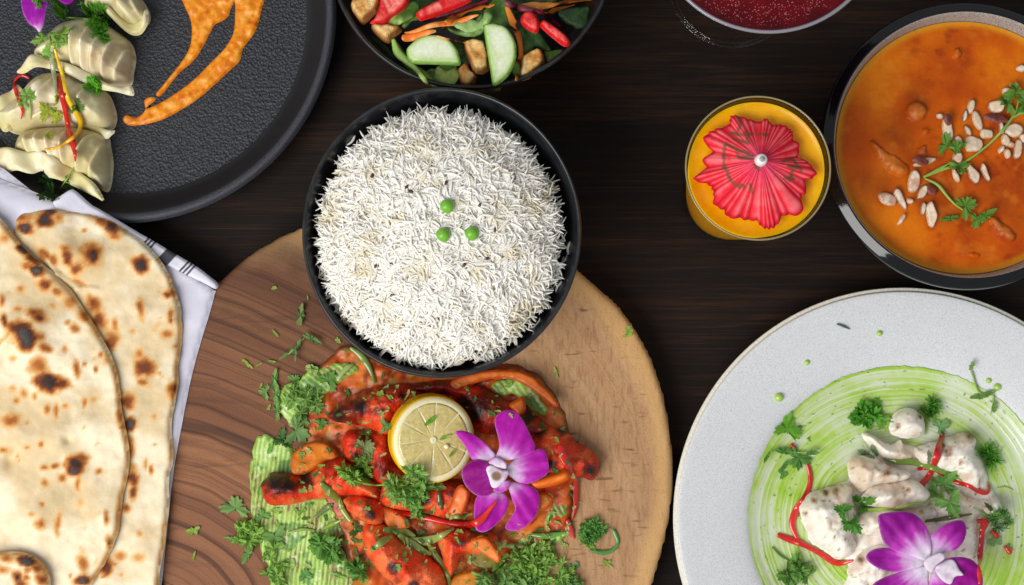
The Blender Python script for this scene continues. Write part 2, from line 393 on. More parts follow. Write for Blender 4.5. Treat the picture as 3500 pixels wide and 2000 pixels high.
mx = k.n('MixShader', {0: k.math('MULTIPLY_ADD', k.math('POWER', fr.outputs['Facing'], 4.), .28, .03), 1: tb.outputs[0], 2: gl.outputs[0]}); k.t.links.new(mx.outputs[0], k.out.inputs[0]); tb.inputs[0].default_value = (.985, .99, .985, 1); MGLASS = k.m
MLEAF = mat('herb_leaf', None, .5, (900, .2), (900, .3, .0003), trans=.4, spec=.35)
MSTEM = mat('herb_stem', '#8db04a', .45, (400, .2), None)
MLETT = mat('salad_leaf', None, .45, (300, .25), (260, .6, .001), trans=.2, spec=.4)
MNAAN = mat('naan_crust', None, .72, (260, .07), (420, .45, .0006), spec=.25, sss=.15)
MMOMO = mat('steamed_dough', None, .42, (200, .08), (500, .2, .0003), sss=.3, coat=.06, crough=.2, spec=.35)
MMEAT = mat('glazed_red_chicken', None, .4, (900, .3), (700, .8, .001), coat=.1, crough=.25, sss=.08, spec=.4)
MWMEAT = mat('cream_chicken', None, .45, (500, .08), (420, .5, .0007), coat=.15, sss=.25)
MSAUCE = mat('thick_sauce', None, .38, (700, .15), (650, .4, .0006), coat=.08, spec=.35)
MCURRY = mat('curry_sauce', None, .34, (500, .1), (330, .3, .0006), spec=.18)
MVEG = mat('cut_vegetable', None, .42, (500, .15), (500, .35, .0005), coat=.06, sss=.15, spec=.4)
MBREAD = mat('toasted_bread', None, .8, (700, .25), (900, .7, .0009), spec=.2)
MPETAL = mat('orchid_petal', None, .55, (500, .1), (500, .15, .0002), trans=.12, spec=.2)
MNUT = mat('almond_flesh', None, .5, (700, .1), (600, .25, .0003), sss=.15)
MRICE = mat('cooked_rice_grain', None, .5, None, None, sss=.15, sr=(.002, .0017, .0012), spec=.3)
MCHILI = mat('red_pepper_skin', None, .25, (500, .12), (300, .15, .0004), coat=.5)
MPEA = mat('green_pea_skin', '#6fae2c', .4, (500, .15), (300, .3, .0005), coat=.2, sss=.2)

# ------------------------------------------------------------ table, wooden slab
def box(name, x0, x1, y0, y1, z0, z1, m):
    V = [(x, y, z) for z in (z0, z1) for y in (y0, y1) for x in (x0, x1)]
    return obj(name, V, [(0, 2, 3, 1), (4, 5, 7, 6), (0, 1, 5, 4), (1, 3, 7, 5), (3, 2, 6, 7), (2, 0, 4, 6)], m, flat=True, reg=True)
tb_ = box('table_top', -.62, .62, -.5, .55, -.035, 0, MTABLE); tb_['kind'] = 'structure'
sl = [(1985, 920), (2143, 1068), (2250, 1262), (2303, 1500), (2306, 1710), (2262, 1923), (2180, 2140), (1980, 2360), (1700, 2480), (1400, 2510), (1080, 2470), (800, 2330), (600, 2130), (520, 1900), (500, 1650), (530, 1400), (600, 1170), (690, 1010), (769, 930), (879, 842), (1027, 766), (1200, 690), (1400, 655), (1620, 670), (1820, 770)]
slab = pillow('round_wooden_board', sl, MSLAB, 0, .022, e=.003, sp=.0022, zo=.022, ragged=.0004)
tag(slab, 'large round tree slice serving board of brown and tan wood', 'board')

# ------------------------------------------------------------ black plate of dumplings
def centre(cx, cy, z): return P(cx, cy, z)[:2]
def rpx(r, z): return r / (F / (H - z)) 
x, y = centre(427, 45, .02); R = rpx(730, .02)
pl = thing('dinner_plate', 'large matte black plate holding dumplings and orange sauce', 'plate', (x, y, 0))
lathe('plate_body', [(0, .005), (R * .4, .005), (R * .8, .0052), (R * .85, .006)], x, y, MBLACK, pl, 160, True)
lathe('plate_wall', [(R * .85, .006), (R * .875, .0078), (R * .91, .0125), (R * .94, .0172), (R * .955, .0192)], x, y, MWALL, pl, 160, True)
lathe('plate_rim', [(R * .955, .0192), (R * .965, .0206), (R * .985, .0209), (R, .0192), (R * .995, .017), (R * .9, .006), (R * .82, 0), (0, 0)], x, y, MRIM, pl, 160, True)

dough0, dough1, dough2 = lin('#ddd4aa'), lin('#a8956a'), lin('#efe8cc')
def dough(fill='#b98d5a', yel=.35):
    f = lin(fill)
    def fn(g):
        n = fbm(g['X'], g['Y'], .012, 5); n2 = fbm(g['X'], g['Y'], .02, 9)
        c = mixc(dough0, dough2, smooth(.35, .75, n)); c = mixc(c, lin('#d2c478'), yel * smooth(.45, .7, n2))
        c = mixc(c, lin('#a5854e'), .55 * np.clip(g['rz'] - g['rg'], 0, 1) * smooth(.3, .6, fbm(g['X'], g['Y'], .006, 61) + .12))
        return mixc(c, f, .4 * smooth(.5, .75, fbm(g['X'], g['Y'], .009, 31)) * g['pr'])
    return fn
def momo(body, edge, ridges, label, z, h, seed, wave=.0022):
    c = np.mean(body, 0); t = thing('dumpling', label, 'dumpling', P(*c, z), 'steamed dumplings on the black plate')
    pillow('dumpling_body', body, MMOMO, z, h, e=h * .95, sp=.0008, amp=.0022, ns=.009, fine=.0006, nf=.006, ridges=ridges, colf=dough(), parent=t, seed=seed)
    for ed, zz in edge:
        pillow('crimped_edge', ed, MMOMO, zz, .0032, e=.002, sp=.001, parent=t, zf=lambda X, Y: wave * np.sin((X + .4 * Y) * 330 + seed) + .002 * fbm(X, Y, .01, seed), colf=dough(yel=.6), seed=seed)
    return t
momo(A1((560, -60), (700, -110), (880, -60), (955, 30), (972, 100), (940, 150), (860, 165), (780, 130), (700, 60), (620, 70), (540, 30)),
     [(A1((985, 80), (988, 160), (940, 220), (870, 228), (810, 190), (740, 120), (690, 60), (720, 40), (790, 105), (870, 145), (940, 130), (965, 70)), .012)],
     [(*A1((860, 120), (760, 10)), 0.00176, 0.00562), (*A1((920, 100), (850, -20)), 0.00176, 0.00562)], 'pale pleated dumpling topmost on plate, cut off by the frame', .005, .022, 3)
momo(A1((70, 640), (200, 500), (330, 460), (540, 500), (680, 590), (735, 700), (742, 790), (700, 850), (600, 860), (400, 830), (200, 850), (80, 870), (0, 830), (-60, 740)),
     [(A1((-20, 680), (60, 600), (110, 560), (170, 640), (120, 760), (70, 870), (0, 850)), .012), (A1((540, 810), (620, 810), (700, 860), (768, 870), (740, 905), (700, 922), (640, 880), (560, 840)), .013)],
     [(*A1((120, 640), (240, 520)), 0.00211, 0.00675), (*A1((250, 620), (330, 500)), 0.00211, 0.00750), (*A1((420, 640), (420, 500)), 0.00211, 0.00562), (*A1((520, 640), (560, 540)), 0.00211, 0.00675), (*A1((200, 760), (330, 700)), 0.00220, 0.00562)],
     'pale pleated dumpling in the middle under red and yellow strips', .005, .024, 5)
momo(A1((195, 340), (240, 260), (330, 165), (420, 115), (600, 100), (760, 190), (840, 260), (868, 350), (855, 450), (832, 540), (700, 570), (560, 510), (420, 440), (260, 400)),
     [(A1((103, 470), (160, 410), (220, 362), (300, 375), (400, 408), (520, 448), (640, 510), (720, 560), (800, 570), (862, 560), (884, 628), (800, 618), (690, 598), (560, 548), (420, 482), (330, 455), (250, 450), (150, 482)), .019)],
     [(*A1((440, 400), (470, 200)), 0.00176, 0.00788), (*A1((510, 410), (560, 170)), 0.00176, 0.00844), (*A1((580, 430), (640, 230)), 0.00176, 0.00844), (*A1((650, 470), (720, 260)), 0.00176, 0.00788), (*A1((720, 500), (800, 300)), 0.00176, 0.00750), (*A1((340, 380), (380, 220)), 0.00176, 0.00675)],
     'large pale dumpling with long crimped edge beneath curly parsley', .005, .027, 8)
momo(A1((65, 990), (100, 880), (200, 835), (400, 820), (560, 835), (680, 880), (702, 960), (718, 1080), (690, 1250), (600, 1220), (420, 1130), (250, 1050), (120, 1030)),
     [(A1((-40, 1000), (40, 978), (150, 1000), (280, 1008), (420, 1078), (550, 1158), (640, 1228), (698, 1338), (640, 1312), (560, 1272), (420, 1205), (320, 1175), (270, 1130), (200, 1152), (100, 1132), (0, 1162), (-60, 1160)), .018)],
     [(*A1((140, 1000), (130, 880)), 0.00167, 0.00788), (*A1((210, 1010), (210, 860)), 0.00167, 0.00844), (*A1((290, 1020), (290, 850)), 0.00176, 0.00844), (*A1((380, 1050), (400, 860)), 0.00176, 0.00788), (*A1((470, 1110), (540, 900)), 0.00194, 0.00750), (*A1((560, 1150), (640, 930)), 0.00211, 0.00675)],
     'pale dumpling at the bottom with broad frilled edge above napkin', .005, .026, 12)
def orange_smear(g):
    n = fbm(g['X'], g['Y'], .0035, 3)
    c = rampc(n, (.22, lin('#d06804')), (.5, lin('#ec8e0c')), (.78, lin('#f6ac48')))
    return mixc(lin('#d2700c'), c, smooth(0, .0008, g['d']))
tag(pillow('sauce_smear', A1((1190, -70), (1215, 20), (1255, 110), (1270, 180), (1265, 270), (1240, 350), (1170, 450), (1090, 550), (1035, 620), (1060, 635), (1110, 580), (1190, 480), (1290, 390), (1350, 300), (1390, 220), (1420, 165), (1500, 120), (1530, 60), (1540, -60)), MSAUCE, .0051, .0018, e=.0022, sp=.0009, amp=.0013, ns=.003, colf=orange_smear, ragged=.0007),
    'broad upper orange sauce streak on black plate tapering to a point', 'sauce', 'orange sauce streaks')
tag(pillow('sauce_smear', A1((1565, -70), (1560, 60), (1550, 200), (1510, 290), (1450, 360), (1380, 430), (1270, 540), (1130, 640), (1020, 700), (960, 720), (1030, 660), (1000, 640), (955, 665), (960, 730), (900, 780), (840, 760), (815, 785), (830, 818), (880, 832), (1000, 815), (1120, 770), (1260, 690), (1400, 580), (1540, 450), (1590, 400), (1610, 320), (1690, 210), (1735, 60), (1750, -70)), MSAUCE, .0051, .0019, e=.0022, sp=.0009, amp=.0014, ns=.003, colf=orange_smear, seed=4, ragged=.0005),
    'long curved orange sauce streak along black plate ending in blob', 'sauce', 'orange sauce streaks')

# ------------------------------------------------------------ bowls
def bowl(name, label, cx, cy, rp, zr, z0, m, foot=.5, part='bowl_wall', oval=1.):
    x, y = centre(cx, cy, zr); R = rpx(rp, zr); h = zr - z0
    t = thing(name, label, 'bowl', (x, y, z0))
    lathe(part, [(0, z0 + .006), (R * foot * .9, z0 + .007), (R * .74, z0 + .3 * h), (R * .90, z0 + .68 * h), (R * .968, zr - .001)], x, y, m, t, 160, True, wob=.003, oval=oval)
    lathe('bowl_rim', [(R * .966, zr - .0014), (R * .976, zr), (R * .99, zr + .0002), (R, zr - .0015), (R * .985, zr - .005)], x, y, m, t, 160, True, wob=.003, oval=oval)
    lathe('bowl_outside', [(R * .985, zr - .005), (R * .93, z0 + .68 * h), (R * .8, z0 + .3 * h), (R * foot, z0 + .003), (R * foot * .95, z0), (0, z0)], x, y, m, t, 128, True, wob=.003, oval=oval)
    return t, x, y, R
rb, rx, ry, rR = bowl('rice_bowl', 'black ceramic bowl heaped with white rice, on board edge', 1509, 792, 481, .094, .022, MBOWL, oval=1.045)
sb, sx, sy, sR = bowl('salad_bowl', 'black ceramic bowl of mixed salad, cut off by top edge', 1612, -182, 503, .075, 0, MBOWL)

# rice: a mound with thousands of grains lying on it
cx_, cy_ = 1500, 806; xr, yr = centre(cx_, cy_, .092); Rr = rpx(411, .092); OV = 1.06
def dome(X, Y):
    r = np.hypot(X - xr, (Y - yr) / OV) / Rr
    return .074 + .034 * np.sqrt(np.clip(1 - .82 * r ** 2.2, 0.02, 1)) + .007 * (fbm(X, Y, .013, 4) - .5)
an = np.linspace(0, 2 * np.pi, 120, endpoint=False)
V = [(xr, yr, dome(np.array([xr]), np.array([yr]))[0])]; fs = []
for i in range(1, 41):
    rr = Rr * .955 * i / 40; X, Y = xr + rr * np.cos(an), yr + OV * rr * np.sin(an); V += list(map(tuple, np.c_[X, Y, dome(X, Y) - .0006]))
for i in range(40):
    for j in range(120):
        j2 = (j + 1) % 120
        fs.append((0, 1 + j, 1 + j2) if i == 0 else (1 + (i - 1) * 120 + j, 1 + i * 120 + j, 1 + i * 120 + j2, 1 + (i - 1) * 120 + j2))
nb = len(V); V = np.array(V, float)
register(V, fs)
vy = V[:, 1]
vcol = mixc(lin('#d8ccac'), lin('#bba678'), smooth(.5, .8, fbm(V[:, 0], V[:, 1], .004, 3)))
def grains(px, py, pz, L, Wd, yaw, pitch, curve, col):
    """one long curved grain per row, 7 rings of 5 points"""
    n = len(px); nr, ns = 7, 5; t = np.linspace(-1, 1, nr); prof = np.sqrt(1 - (t * .97) ** 4) * (.9 + .1 * np.cos(2 * t)); a = np.arange(ns) * 2 * np.pi / ns
    lx = t[None] * L[:, None] / 2; ly = curve[:, None] * (t[None] ** 2 - .3) * L[:, None]; wr = Wd[:, None] / 2 * prof[None]
    x = lx[:, :, None] + 0 * a; yv = ly[:, :, None] + wr[:, :, None] * np.cos(a); zv = wr[:, :, None] * np.sin(a)
    cp, sp_ = np.cos(pitch)[:, None, None], np.sin(pitch)[:, None, None]; x, zv = x * cp - zv * sp_, x * sp_ + zv * cp
    cy, sy_ = np.cos(yaw)[:, None, None], np.sin(yaw)[:, None, None]; x, yv = x * cy - yv * sy_, x * sy_ + yv * cy
    W = np.stack([x + px[:, None, None], yv + py[:, None, None], zv + pz[:, None, None]], -1).reshape(-1, 3)
    f = []; k = nr * ns
    base = [(i * ns + j, i * ns + (j + 1) % ns, (i + 1) * ns + (j + 1) % ns, (i + 1) * ns + j) for i in range(nr - 1) for j in range(ns)]
    F4 = (np.array(base)[None] + (np.arange(n) * k)[:, None, None]).reshape(-1, 4)
    return W, F4, np.repeat(col, k, 0)
ng = 7600; q = np.sqrt(rng.random(ng)); a = rng.random(ng) * 6.283; q = q * (.965 + .09 * fbm(np.cos(a) * 4, np.sin(a) * 4, .5, 19))
gx, gy = xr + Rr * q * np.cos(a), yr + OV * Rr * q * np.sin(a)
edge = smooth(.86, 1., q)
gz = dome(gx, gy) + rng.uniform(-.0009, .0007, ng) - .004 * smooth(.95, 1, q)
yaw = 9 * fbm(gx, gy, .012, 71) + rng.normal(0, .7, ng); pitch = rng.normal(0, .13, ng)
gc = mixc(lin('#f2efe8'), lin('#e0d4b8'), np.clip(.45 * rng.random(ng) ** 2 + .75 * smooth(.55, .75, fbm(gx, gy, .009, 15)), 0, 1))
W, F4, gcol = grains(gx, gy, gz, np.clip(rng.normal(.0084, .002, ng), .003, .012), rng.normal(.00148, .00018, ng), yaw, pitch, rng.normal(0, .24, ng), gc)
o = obj('cooked_rice', np.concatenate([V, W]), [tuple(f) for f in fs] + (F4 + nb).tolist(), MRICE, None, np.concatenate([vcol, gcol]))
o['kind'] = 'stuff'; tag(o, 'heap of white long grain basmati rice filling the black bowl', 'rice')
for i, (px, py, an_) in enumerate([(1944, 845, 75), (1933, 882, 60), (1925, 905, 100), (1900, 960, 80), (1912, 975, 50), (1830, 1110, 40), (1925, 830, 20), (1205, 478, 60), (1893, 940, 120)]):
    h_ = hit(px, py); s1 = np.array([1.])
    W, F4, gcol = grains(s1 * h_[0], s1 * h_[1], s1 * (h_[2] + .0012), s1 * .0085, s1 * .0016, s1 * math.radians(an_), s1 * .1, s1 * (.2 if i % 2 else -.16), lin('#eeece6')[None])
    tag(obj('rice_grain', W, F4.tolist(), MRICE, None, gcol), ['topmost of the loose rice grains on right inner wall of black bowl', 'long curved loose rice grain in the middle of right bowl wall', 'loose rice grain just below the long curved one on bowl wall', 'loose rice grain at lower end of the right wall cluster', 'loose rice grain farthest down in the right wall cluster', 'loose rice grain alone at the lower right of bowl wall', 'loose rice grain touching the mound at the right bowl wall', 'curled loose rice grain at the upper left inner bowl wall', 'loose rice grain tilted left within the right wall cluster'][i], 'rice grain', 'stray rice grains on the bowl wall')
def sphere(name, px, py, r, m, lift=.6, nu=20, nv=12, sq=1., dent=0.):
    c = hit(px, py); V = []; fs = []
    for i in range(nv + 1):
        p = math.pi * i / nv
        for j in range(nu):
            a_ = 2 * math.pi * j / nu; rr = r * (1 + dent * math.sin(3 * a_ + i))
            V.append((c[0] + rr * math.sin(p) * math.cos(a_), c[1] + rr * math.sin(p) * math.sin(a_) * sq, c[2] + r * lift + r * math.cos(p)))
    for i in range(nv):
        for j in range(nu): fs.append((i * nu + j, (i + 1) * nu + j, (i + 1) * nu + (j + 1) % nu, i * nu + (j + 1) % nu))
    return obj(name, V, fs, m)
for px, py, lb in [(1529, 706, 'green pea topmost of the three on the white rice'), (1516, 804, 'lower left green pea of the three on white rice'), (1613, 799, 'lower right green pea of the three on white rice')]:
    tag(sphere('green_pea', px, py, .0037, MPEA, .45, dent=.055), lb, 'pea', 'peas on the rice')
MSEED = mat('cumin_seed_skin', '#4a2f1c', .6)
for i, (px, py) in enumerate([(1692, 786), (1390, 640), (1405, 655), (1588, 905), (1340, 1010), (1640, 702), (1525, 625), (1273, 600), (1285, 910), (1145, 782), (1500, 1090), (1665, 885)]):
    b = px * .3; strip('cumin_seed', [(px - 8 * math.cos(b), py - 8 * math.sin(b)), (px, py - 1), (px + 8 * math.cos(b), py + 8 * math.sin(b))], 9, MSEED, 'tiny brown cumin seed lying among the white rice grains', 'seed', 'cumin seeds in the rice', lift=.0012, reg=False)

# ------------------------------------------------------------ salad
xs, ys = sx, sy
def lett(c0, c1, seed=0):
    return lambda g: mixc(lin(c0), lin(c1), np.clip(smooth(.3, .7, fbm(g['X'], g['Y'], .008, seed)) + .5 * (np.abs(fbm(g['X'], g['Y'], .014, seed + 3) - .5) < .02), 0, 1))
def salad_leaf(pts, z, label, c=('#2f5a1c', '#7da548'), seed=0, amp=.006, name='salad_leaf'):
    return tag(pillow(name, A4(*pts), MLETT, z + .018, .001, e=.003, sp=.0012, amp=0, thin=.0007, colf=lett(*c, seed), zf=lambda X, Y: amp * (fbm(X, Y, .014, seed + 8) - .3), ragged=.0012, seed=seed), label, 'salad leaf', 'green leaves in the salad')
salad_leaf([(1380, 60), (1520, -60), (1600, 60), (1640, 200), (1620, 265), (1500, 235), (1380, 210), (1350, 140)], .05, 'dark green spinach leaf at the centre above the upright cucumber', ('#3a6320', '#6d9440'), 1)
salad_leaf([(1000, 245), (1090, 275), (1190, 265), (1260, 200), (1340, 125), (1370, 240), (1345, 300), (1210, 338), (1080, 310)], .053, 'pale green leaf right of carrot ribbon and above croutons', ('#5d8a38', '#9cc06c'), 2)
salad_leaf([(1670, 255), (1850, 285), (1950, 440), (1905, 462), (1820, 420), (1780, 500), (1690, 520), (1650, 400)], .045, 'green leaf beneath the right hand strawberry slices', ('#335c20', '#759c48'), 3)
salad_leaf([(2030, 115), (2200, 75), (2312, 65), (2305, 180), (2250, 265), (2100, 215)], .046, 'dark green leaf at the far right inside salad bowl', ('#1f3a18', '#44662c'), 4)
salad_leaf([(1910, 470), (2000, 470), (2095, 448), (2082, 505), (1950, 578)], .043, 'small green leaf tip below the right strawberry', ('#54762c', '#86a850'), 5)
salad_leaf([(470, 190), (540, 140), (620, 120), (660, 40), (740, 30), (765, 180), (700, 215), (640, 275), (590, 262), (540, 230)], .047, 'frilly dark green leaf between the two strawberries on left', ('#24401a', '#6d8c40'), 6, .01)
salad_leaf([(515, 340), (580, 420), (690, 560), (800, 640), (870, 705), (865, 778), (760, 722), (600, 575), (530, 470)], .046, 'pale green lettuce leaf along the lower left bowl wall', ('#6c9a36', '#b4d870'), 7, .003)
strip('lettuce_rib', A4((520, 360), (560, 480), (640, 560), (740, 650), (835, 770)), 24, MVEG, 'pale lettuce rib beside the left cucumber half', 'lettuce', col2=('#a4cf62', '#b7d97c'), thick=.003)
salad_leaf([(815, 670), (920, 640), (945, 760), (975, 792), (890, 795), (830, 745)], .043, 'lettuce scrap at the bottom left of salad bowl', ('#5f8a36', '#a5c66a'), 8)
salad_leaf([(955, 590), (1095, 600), (1092, 742), (1010, 702), (940, 725)], .043, 'green lettuce scrap below the left cucumber half', ('#4d7a2a', '#8fb656'), 9)
salad_leaf([(1340, 795), (1420, 770), (1500, 757), (1535, 780), (1460, 850)], .048, 'brownish leaf scrap beneath upright cucumber half', ('#4a3c20', '#8a7440'), 10)
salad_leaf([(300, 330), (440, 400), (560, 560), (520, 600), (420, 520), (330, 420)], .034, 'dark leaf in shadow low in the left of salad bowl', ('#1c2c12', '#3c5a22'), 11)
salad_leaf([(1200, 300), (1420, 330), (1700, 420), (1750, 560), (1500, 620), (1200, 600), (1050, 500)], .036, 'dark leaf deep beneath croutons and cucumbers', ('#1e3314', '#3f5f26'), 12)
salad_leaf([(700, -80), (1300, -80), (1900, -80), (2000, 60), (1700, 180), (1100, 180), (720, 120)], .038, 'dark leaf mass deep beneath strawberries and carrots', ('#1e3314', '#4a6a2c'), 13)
def crouton_c(g):
    n = fbm(g['X'], g['Y'], .005, 2); c = rampc(n, (.25, lin('#b87434')), (.5, lin('#dba860')), (.75, lin('#ecc88c')))
    return mixc(lin('#a0622c'), c, smooth(0, .002, g['d']))
for pts, z, lb in [([(125, 50), (200, -40), (395, -20), (372, 70), (330, 130), (245, 207), (180, 160)], .05, 'golden crouton at far left against the bowl rim'),
                   ([(308, 235), (400, 222), (560, 235), (592, 270), (510, 340), (470, 378), (380, 330)], .048, 'golden crouton below the left strawberry'),
                   ([(1163, 385), (1362, 380), (1402, 630), (1270, 662), (1225, 565)], .05, 'square crouton between the two cucumber halves'),
                   ([(1108, 640), (1190, 570), (1232, 640), (1288, 690), (1262, 765), (1200, 802), (1140, 762)], .043, 'small crouton lowest in the salad below square one'),
                   ([(1700, 520), (1840, 440), (1892, 480), (1907, 560), (1830, 655), (1760, 712), (1672, 722), (1690, 600)], .046, 'golden crouton right of the upright carrot strip')]:
    tag(pillow('crouton', A4(*pts), MBREAD, z + .016, .011, e=.0022, sp=.0008, amp=.0016, ns=.003, fine=.0006, nf=.002, colf=crouton_c, n=2, ragged=.0006), lb, 'crouton', 'croutons in the salad')
def berry_c(g):
    u = smooth(.0003, .0028, g['d']); n = fbm(g['X'], g['Y'], .003, 7)
    n = fbm(g['X'] + .6 * g['Y'], .25 * (g['Y'] - .6 * g['X']), .0022, 7); c = mixc(lin('#d01418'), lin('#f0645c'), u * smooth(.3, .6, n)); return mixc(c, lin('#f6b4a8'), .65 * smooth(.5, .7, n) * smooth(.0015, .004, g['d']))
for pts, z, lb in [([(395, 0), (400, -60), (650, -60), (662, 10), (600, 95), (500, 165), (430, 218), (308, 208), (345, 160), (385, 70)], .054, 'cut strawberry at left between two croutons'),
                   ([(735, 105), (900, 10), (1100, -50), (1230, -20), (1200, 25), (960, 125), (790, 182), (748, 165)], .058, 'long pale strawberry slice above the dark beet strip'),
                   ([(1688, 195), (1720, 110), (1805, 108), (1862, 200), (1842, 292), (1760, 272)], .056, 'short red strawberry slice under the right beet strip'),
                   ([(1858, 222), (1905, 180), (2020, 250), (2105, 320), (2147, 390), (2092, 422), (1980, 342), (1890, 262)], .056, 'long red strawberry slice farthest right in the salad')]:
    tag(pillow('strawberry_slice', A4(*pts), MVEG, z + .018, .0045, e=.0022, sp=.0008, fine=.0004, nf=.002, amp=.001, ns=.004, colf=berry_c), lb, 'strawberry', 'strawberry slices in the salad')
def carrot_c(g): return mixc(lin('#e8791c'), lin('#f2a455'), smooth(.4, .75, fbm(g['X'], g['Y'], .004, 5)))
for pts, z, lb in [([(620, 285), (850, 225), (1060, 172), (1220, 145), (1310, 150), (1150, 205), (1000, 235), (850, 272), (690, 292)], .061, 'long carrot ribbon under the dark beet strip'),
                   ([(607, 310), (740, 280), (930, 288), (800, 342), (620, 368)], .059, 'short broad carrot ribbon left above the cucumber')]:
    tag(pillow('carrot_ribbon', A4(*pts), MVEG, z + .018, .0015, e=.001, sp=.0009, colf=carrot_c, zf=lambda X, Y: .003 * np.sin(X * 260)), lb, 'carrot', 'carrot ribbons in the salad')
def cuc_c(g):
    u = g['d']; c = rampc(u, (.0, lin('#5c8c2c')), (.0012, lin('#a9cc72')), (.003, lin('#d2dfb6')), (.006, lin('#e4ead2')))
    cyt = np.exp(-((g['px'] - g['px'].mean()) ** 2 + (g['py'] - g['py'].mean() - 8) ** 2) / 900)
    return mixc(c, lin('#c9d68c'), .55 * cyt * smooth(.35, .65, fbm(g['X'], g['Y'], .004, 8)))
for pts, z, lb in [([(640, 450), (700, 382), (790, 332), (900, 316), (1020, 350), (1100, 440), (1125, 510), (1137, 590), (1050, 592), (850, 584), (720, 580), (660, 540)], .057, 'half round cucumber slice lying flat at left'),
                   ([(1345, 235), (1355, 222), (1450, 214), (1560, 250), (1640, 380), (1648, 520), (1605, 640), (1545, 722), (1440, 782), (1410, 645), (1370, 400)], .06, 'half round cucumber slice standing upright at centre')]:
    tag(pillow('cucumber_slice', A4(*pts), MVEG, z + .018, .0045, e=.0012, sp=.001, colf=cuc_c, n=4), lb, 'cucumber', 'cucumber slices in the salad')
strip('carrot_strip', A4((978, 275), (1040, 190), (1180, 95), (1300, 75), (1380, 60), (1450, 40)), 24, MVEG, 'arched carrot ribbon curling over the beet strip', 'carrot', 'carrot ribbons in the salad', thick=.0008, twist=.8, lift=.003, col2=('#ec7f1e', '#f08a2c'))
strip('carrot_strip', A4((1560, 60), (1615, 200), (1668, 330), (1692, 480), (1672, 600), (1645, 742)), 22, MVEG, 'upright carrot strip right of the standing cucumber', 'carrot', 'carrot ribbons in the salad', thick=.0009, twist=.9, lift=.002, col2=('#f08c30', '#e8761a'))
strip('carrot_strip', A4((1680, 62), (1800, 60), (1900, 55), (2100, 20), (2330, 2)), 30, MVEG, 'long carrot ribbon at the top right of salad', 'carrot', 'carrot ribbons in the salad', thick=.0009, twist=.9, lift=.004, col2=('#f2a050', '#ee8420'))
strip('carrot_strip', A4((1830, 70), (1930, 122), (2010, 90), (2180, 45)), 25, MVEG, 'carrot ribbon bent over the right strawberry slices', 'carrot', 'carrot ribbons in the salad', thick=.0009, twist=.9, lift=.004, col2=('#ee8420', '#e8761a'))
strip('carrot_strip', A4((920, 330), (1040, 365), (1175, 392)), 7, MVEG, 'thin carrot shred above the left cucumber half', 'carrot', 'carrot ribbons in the salad', thick=.0014, col2=('#f0a868', '#e88c3c'))
strip('beet_strip', A4((800, 190), (1000, 132), (1250, 55), (1400, 0)), 17, MVEG, 'dark purple beet strip beside the pale strawberry slice', 'beet', 'beet strips in the salad', thick=.003, lift=.002, col2=('#5a1226', '#8a1c34'))
strip('beet_strip', A4((1540, 15), (1620, 55), (1760, 90), (1900, 130), (2055, 250)), 22, MVEG, 'dark purple beet strip lying over right strawberry slices', 'beet', 'beet strips in the salad', thick=.003, lift=.002, col2=('#7a3a48', '#8c1226'))

salad_leaf([(430, 180), (520, 120), (600, 60), (700, 20), (770, 60), (740, 150), (660, 200), (560, 260), (480, 250)], .05, 'curly light green leaf tucked beside the left strawberry', ('#4f7a2c', '#a8c864'), 21, .012)
salad_leaf([(930, 600), (1010, 640), (1100, 620), (1130, 700), (1060, 790), (960, 780), (900, 700)], .046, 'light green frill below the flat cucumber half', ('#6c9a3a', '#b8d478'), 22, .006)
salad_leaf([(1620, 540), (1700, 640), (1690, 720), (1620, 690), (1580, 610)], .047, 'small pale leaf behind the lower end of upright carrot strip', ('#4f7a2c', '#98bc58'), 23, .004)
salad_leaf([(1080, 230), (1200, 180), (1320, 190), (1360, 110), (1440, 150), (1360, 260), (1260, 300), (1130, 290)], .056, 'bright pale green folded leaf left of the spinach', ('#7aa84a', '#b4d888'), 24, .009)

# ------------------------------------------------------------ napkin and breads
lw, ld = lin('#dcdae6'), lin('#c9c7d6')
def linen(g): return mixc(ld, lw, smooth(.3, .7, fbm(g['X'], g['Y'], .02, 2)))
nk = thing('napkin', 'folded white linen napkin with black stripes under the naan', 'napkin', P(350, 1300, .0225))
pillow('lower_layer', [(-150, 640), (183, 700), (340, 735), (500, 830), (640, 930), (728, 990), (733, 1000), (712, 1080), (690, 1150), (652, 1290), (620, 1450), (591, 1612), (570, 1800), (549, 2010), (530, 2150), (-150, 2150)], MLINEN, .0225, .0022, e=.002, sp=.0022, amp=.0012, ns=.03, colf=linen, parent=nk, n=4, zo=.002)
pillow('folded_corner', [(-150, 560), (0, 612), (90, 645), (170, 678), (200, 700), (160, 790), (60, 880), (-150, 1000)], MLINEN, .025, .004, e=.01, sp=.002, amp=.002, ns=.02, colf=linen, parent=nk, n=5)
def stripes(g):
    c = linen(g); a, b = np.array((245., 655.)), np.array((742., 975.)); u = ((g['px'] - a[0]) * (b[0] - a[0]) + (g['py'] - a[1]) * (b[1] - a[1])) / ((b - a) @ (b - a)); u = u * np.hypot(*(b - a))
    # stripes lie slightly slanted across the hem
    v = ((g['py'] - a[1]) * (b[0] - a[0]) - (g['px'] - a[0]) * (b[1] - a[1])) / np.hypot(*(b - a)); u = u + .18 * v
    m = np.zeros(len(u))
    for s in (306, 319, 332, 463, 476, 489): m = np.maximum(m, smooth(4.6, 2.6, np.abs(u - s)))
    m = np.maximum(m, smooth(22, 19, np.abs(u - 397)))
    return mixc(c, lin('#23242e'), m * .94)
